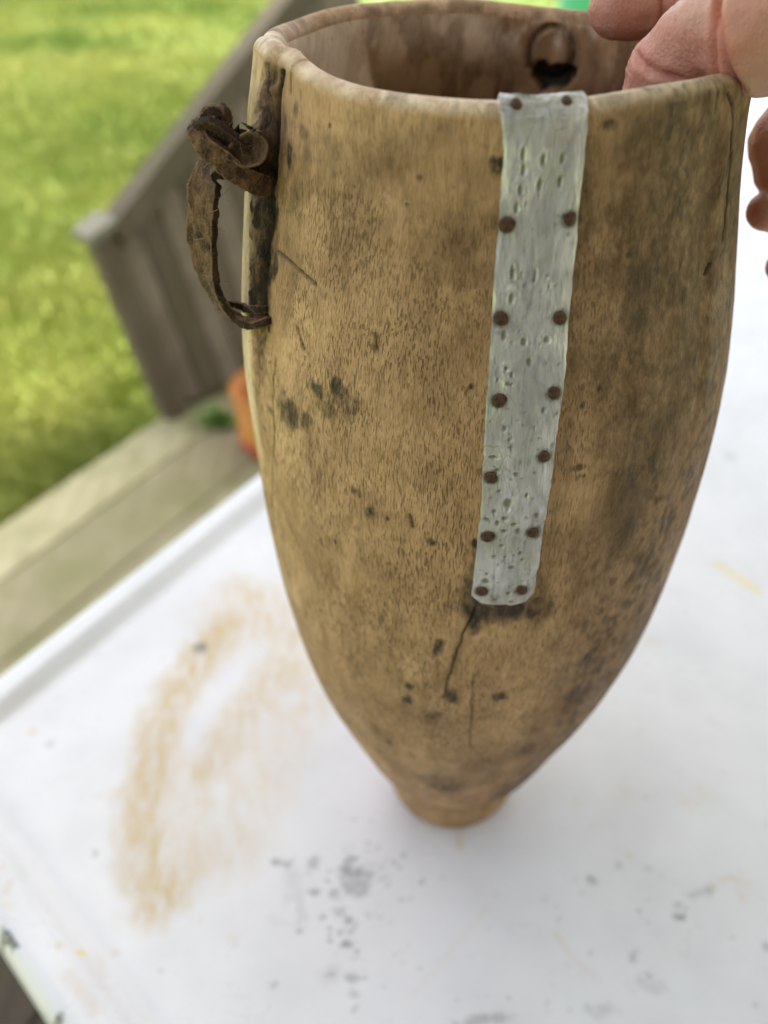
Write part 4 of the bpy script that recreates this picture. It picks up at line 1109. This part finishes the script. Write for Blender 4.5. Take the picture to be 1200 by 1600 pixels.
def build_clothes(o):
    # the rest of the person, unseen, added behind the viewpoint to shade the table
    cloth = simple_material('dark_blue_jacket', (.035, .04, .06), (.022, .026, .04), 60, .85, 0, .002)
    jeans = simple_material('dark_trousers', (.04, .042, .05), (.028, .03, .038), 90, .85, 0, .002)
    hair = simple_material('brown_hair', (.05, .03, .018), (.03, .018, .01), 200, .6)
    x0, y0 = .02, -.74
    torso = [[((x0 - .10, y0, .16), .135), ((x0 - .11, y0, .42), .125), ((x0 - .10, y0 + .02, .70), .135), ((x0 - .12, y0 + .04, .82), .085)],
             [((x0 + .10, y0, .16), .135), ((x0 + .11, y0, .42), .125), ((x0 + .10, y0 + .02, .70), .135), ((x0 + .12, y0 + .04, .82), .085)],
             [((x0 - .1, y0 + .01, .45), .13), ((x0 + .1, y0 + .01, .45), .13)], [((x0 - .1, y0 + .02, .70), .125), ((x0 + .1, y0 + .02, .70), .125)],
             [((x0, y0 + .04, .80), .08), ((x0, y0 + .06, .90), .062)],
             [((x0 + .17, y0 + .04, .82), .068), ((.36, -.52, .62), .052), ((.43, -.22, .47), .048), ((.30, -.04, .425), .041), ((.245, .015, .41), .037)],
             [((x0 - .17, y0 + .04, .82), .068), ((x0 - .27, y0 + .05, .56), .052), ((x0 - .24, y0 + .20, .42), .045), ((x0 - .18, y0 + .26, .42), .040)]]
    blob('jacket', torso, .011, cloth, o)
    legs = [[((x0 + s * .10, y0, .14), .115), ((x0 + s * .10, y0 + .01, -.05), .085), ((x0 + s * .11, y0 + .01, -.25), .065), ((x0 + s * .11, y0, -.40), .055)] for s in (-1, 1)]
    legs.append([((x0 - .09, y0, .12), .12), ((x0 + .09, y0, .12), .12)])
    blob('trousers', legs, .012, jeans, o)
    for s in (-1, 1):
        blob('shoe', [[((x0 + s * .11, y0 - .04, -.452), .048), ((x0 + s * .115, y0 + .06, -.457), .045), ((x0 + s * .12, y0 + .14, -.464), .037)]], .008, hair, o)
    hx, hy = x0, y0 + .09
    blob('head', [[((hx, hy - .02, .88), .055), ((hx, hy, .97), .062)], [((hx, hy + .005, 1.0), .070), ((hx, hy - .01, 1.07), .086)], [((hx, hy + .045, .965), .034), ((hx, hy + .05, .99), .036)],
                  [((hx, hy + .075, 1.035), .011), ((hx, hy + .092, 1.005), .013)], [((hx - .078, hy - .01, 1.02), .016), ((hx - .080, hy - .012, 1.045), .017)], [((hx + .078, hy - .01, 1.02), .016), ((hx + .080, hy - .012, 1.045), .017)],
                  [((hx - .02, hy + .080, .968), .007), ((hx + .02, hy + .080, .968), .007)]], .005, SKIN, o, 4)
    blob('hair', [[((hx, hy - .035, 1.06), .088), ((hx, hy - .01, 1.095), .082)], [((hx, hy - .06, 1.0), .06), ((hx, hy - .05, 1.06), .08)]], .006, hair, o, 4)
    blob('left_hand', [[((x0 - .18, y0 + .26, .42), .030), ((x0 - .13, y0 + .32, .41), .034), ((x0 - .11, y0 + .345, .40), .030)]] +
         [[((x0 - .13 + k * .012, y0 + .34, .435 - k * .018), .011), ((x0 - .095 + k * .010, y0 + .385, .43 - k * .018), .009), ((x0 - .075 + k * .010, y0 + .375, .425 - k * .018), .008)] for k in range(4)] +
         [[((x0 - .15, y0 + .32, .43), .012), ((x0 - .12, y0 + .345, .465), .010), ((x0 - .095, y0 + .36, .475), .008)]], .003, SKIN, o, 4)

def build_hand():
    V, F = [], []
    bm = bmesh.new()
    def ball(c, r, sub=3):
        bmesh.ops.create_icosphere(bm, subdivisions=sub, radius=r, matrix=Matrix.Translation(c))
    def chain(spec, per=9):
        A = np.array([[*p, r / 1000] for p, r in spec])
        # straight segments keep the joints crisp
        for a, b in zip(A, A[1:]):
            n = max(3, int(np.linalg.norm(a[:3] - b[:3]) / (min(a[3], b[3]) * .16)))
            for t in np.linspace(0, 1, n):
                p = a * (1 - t) + b * t
                # slight waist between the joints
                rr = p[3] * (1 - .035 * math.sin(math.pi * t))
                ball(Vector(p[:3]), rr, 2 if rr < .02 else 3)
    for k in HAND: chain(HAND[k])
    # webs and palm body
    H = {k: [(np.array(p), r) for p, r in v] for k, v in HAND.items()}
    base = [H[k][0] for k in ('INDEX', 'MIDDLE', 'RING', 'LITTLE')]
    for a, b in zip(base, base[1:]):
        chain([(a[0], a[1] * 1.15), (b[0], b[1] * 1.15)])
    for b in base + [H['THUMB'][0]]:
        chain([(b[0], b[1] * 1.2), (H['WRIST'][0][0], 22)])
    chain([(H['THUMB'][0][0], 16), (H['INDEX'][0][0], 13)])
    me0 = bpy.data.meshes.new('hand_raw'); bm.to_mesh(me0); bm.free()
    ob = bpy.data.objects.new('hand_raw', me0); col.objects.link(ob)
    md = ob.modifiers.new('r', 'REMESH'); md.mode = 'VOXEL'; md.voxel_size = .00085; md.use_smooth_shade = True
    sm = ob.modifiers.new('s', 'SMOOTH'); sm.factor = .5; sm.iterations = 10
    dg = bpy.context.evaluated_depsgraph_get()
    me = bpy.data.meshes.new_from_object(ob.evaluated_get(dg))
    bpy.data.objects.remove(ob); bpy.data.meshes.remove(me0)
    me.name = 'hand'
    n = len(me.vertices)
    co = np.empty(n * 3, np.float32); me.vertices.foreach_get('co', co); co = co.reshape(-1, 3).astype(float)
    no = np.empty(n * 3, np.float32); me.vertices.foreach_get('normal', no); no = no.reshape(-1, 3).astype(float)
    red = .25 * fbm(co[:, 0] * 60, co[:, 1] * 60, co[:, 2] * 60, 5, 3)
    disp = .00045 * (fbm(co[:, 0] * 140, co[:, 1] * 140, co[:, 2] * 140, 8, 3) - .5)
    disp += .0007 * (fbm(co[:, 0] * 45, co[:, 1] * 45, co[:, 2] * 45, 12, 2) - .5)
    for c, nn, rad in CREASES:
        d = co - np.array(c); a = d @ np.array(nn)
        a = a + .0012 * (fbm(co[:, 0] * 90, co[:, 1] * 90, co[:, 2] * 90, 3, 2) - .5)
        rr = np.linalg.norm(d, axis=1)
        wgt = 1 - sstep(rad * .6, rad, rr)
        disp -= wgt * (.0013 * np.exp(-(a / .0007) ** 2) - .0004 * np.exp(-((np.abs(a) - .0022) / .0014) ** 2))
        red = np.maximum(red, wgt * .7 * np.exp(-(a / .0016) ** 2))
    # fine cross wrinkles along the fingers
    for k in ('INDEX', 'THUMB', 'MIDDLE', 'RING'):
        for (p0, r0), (p1, r1) in zip(H[k][1:], H[k][2:]):
            ax = p1 - p0; Lg = np.linalg.norm(ax); ax = ax / Lg
            a = (co - p0) @ ax
            q_ = (a > -.004) & (a < Lg + .004) & (np.linalg.norm(co - (p0 + p1) / 2, axis=1) < Lg / 2 + .016)
            wv = a[q_] + .0022 * (fbm(co[q_, 0] * 160, co[q_, 1] * 160, co[q_, 2] * 160, 19, 3) - .5)
            amp = .00013 * sstep(.42, .62, fbm(co[q_, 0] * 70, co[q_, 1] * 70, co[q_, 2] * 70, 23, 2))
            disp[q_] -= amp * np.abs(np.sin(wv * 2 * np.pi / .0034)) ** 6 * 1.6
    for k in ('INDEX', 'THUMB', 'MIDDLE', 'RING', 'LITTLE'):
        tip = H[k][-1][0]
        red = np.maximum(red, .65 * np.exp(-(np.linalg.norm(co - tip, axis=1) / .013) ** 2))
    red = np.maximum(red, .55 * np.exp(-(np.linalg.norm(co - H['THUMB'][6][0], axis=1) / .016) ** 2))
    co += no * disp[:, None]
    me.vertices.foreach_set('co', co.astype(np.float32).ravel())
    me.update()
    attr(me, 'red', red)
    for p in me.polygons: p.use_smooth = True
    me.materials.clear()
    o = empty('person', (.02, -.74, -.503), label="person, unseen dark-clothed body added for shade, bare hand gripping the vessel's right rim, two fingers inside", cat='person')
    build_clothes(o)
    link('hand', me, SKIN, o)
    # fingernails on the outer fingertips
    nm = nail_skin()
    for k, up_ in (('RING', Vector((-.45, -.15, .85))), ('LITTLE', Vector((-.45, -.1, .85)))):
        tip, r = H[k][-1]; prev = H[k][-2][0]
        ax = Vector(tip - prev).normalized(); up_ = (up_ - ax * up_.dot(ax)).normalized(); sd = ax.cross(up_)
        rows = []
        for u in np.linspace(-1, 1, 12):
            row = []
            for v in np.linspace(-1, 1, 10):
                w = r / 1000
                aa = v * .85
                lim = .55 * w * (1 - .25 * (u > .8))
                p = Vector(tip) + ax * (u * w * .62 - w * .05) + (up_ * math.cos(aa) + sd * math.sin(aa)) * (w * (.985 - .26 * max(0, u) ** 2 - .05 * v * v))
                row.append(tuple(p))
            rows.append(row)
        link('fingernail', grid_mesh('fingernail', np.array(rows)), nm, o)
build_hand()
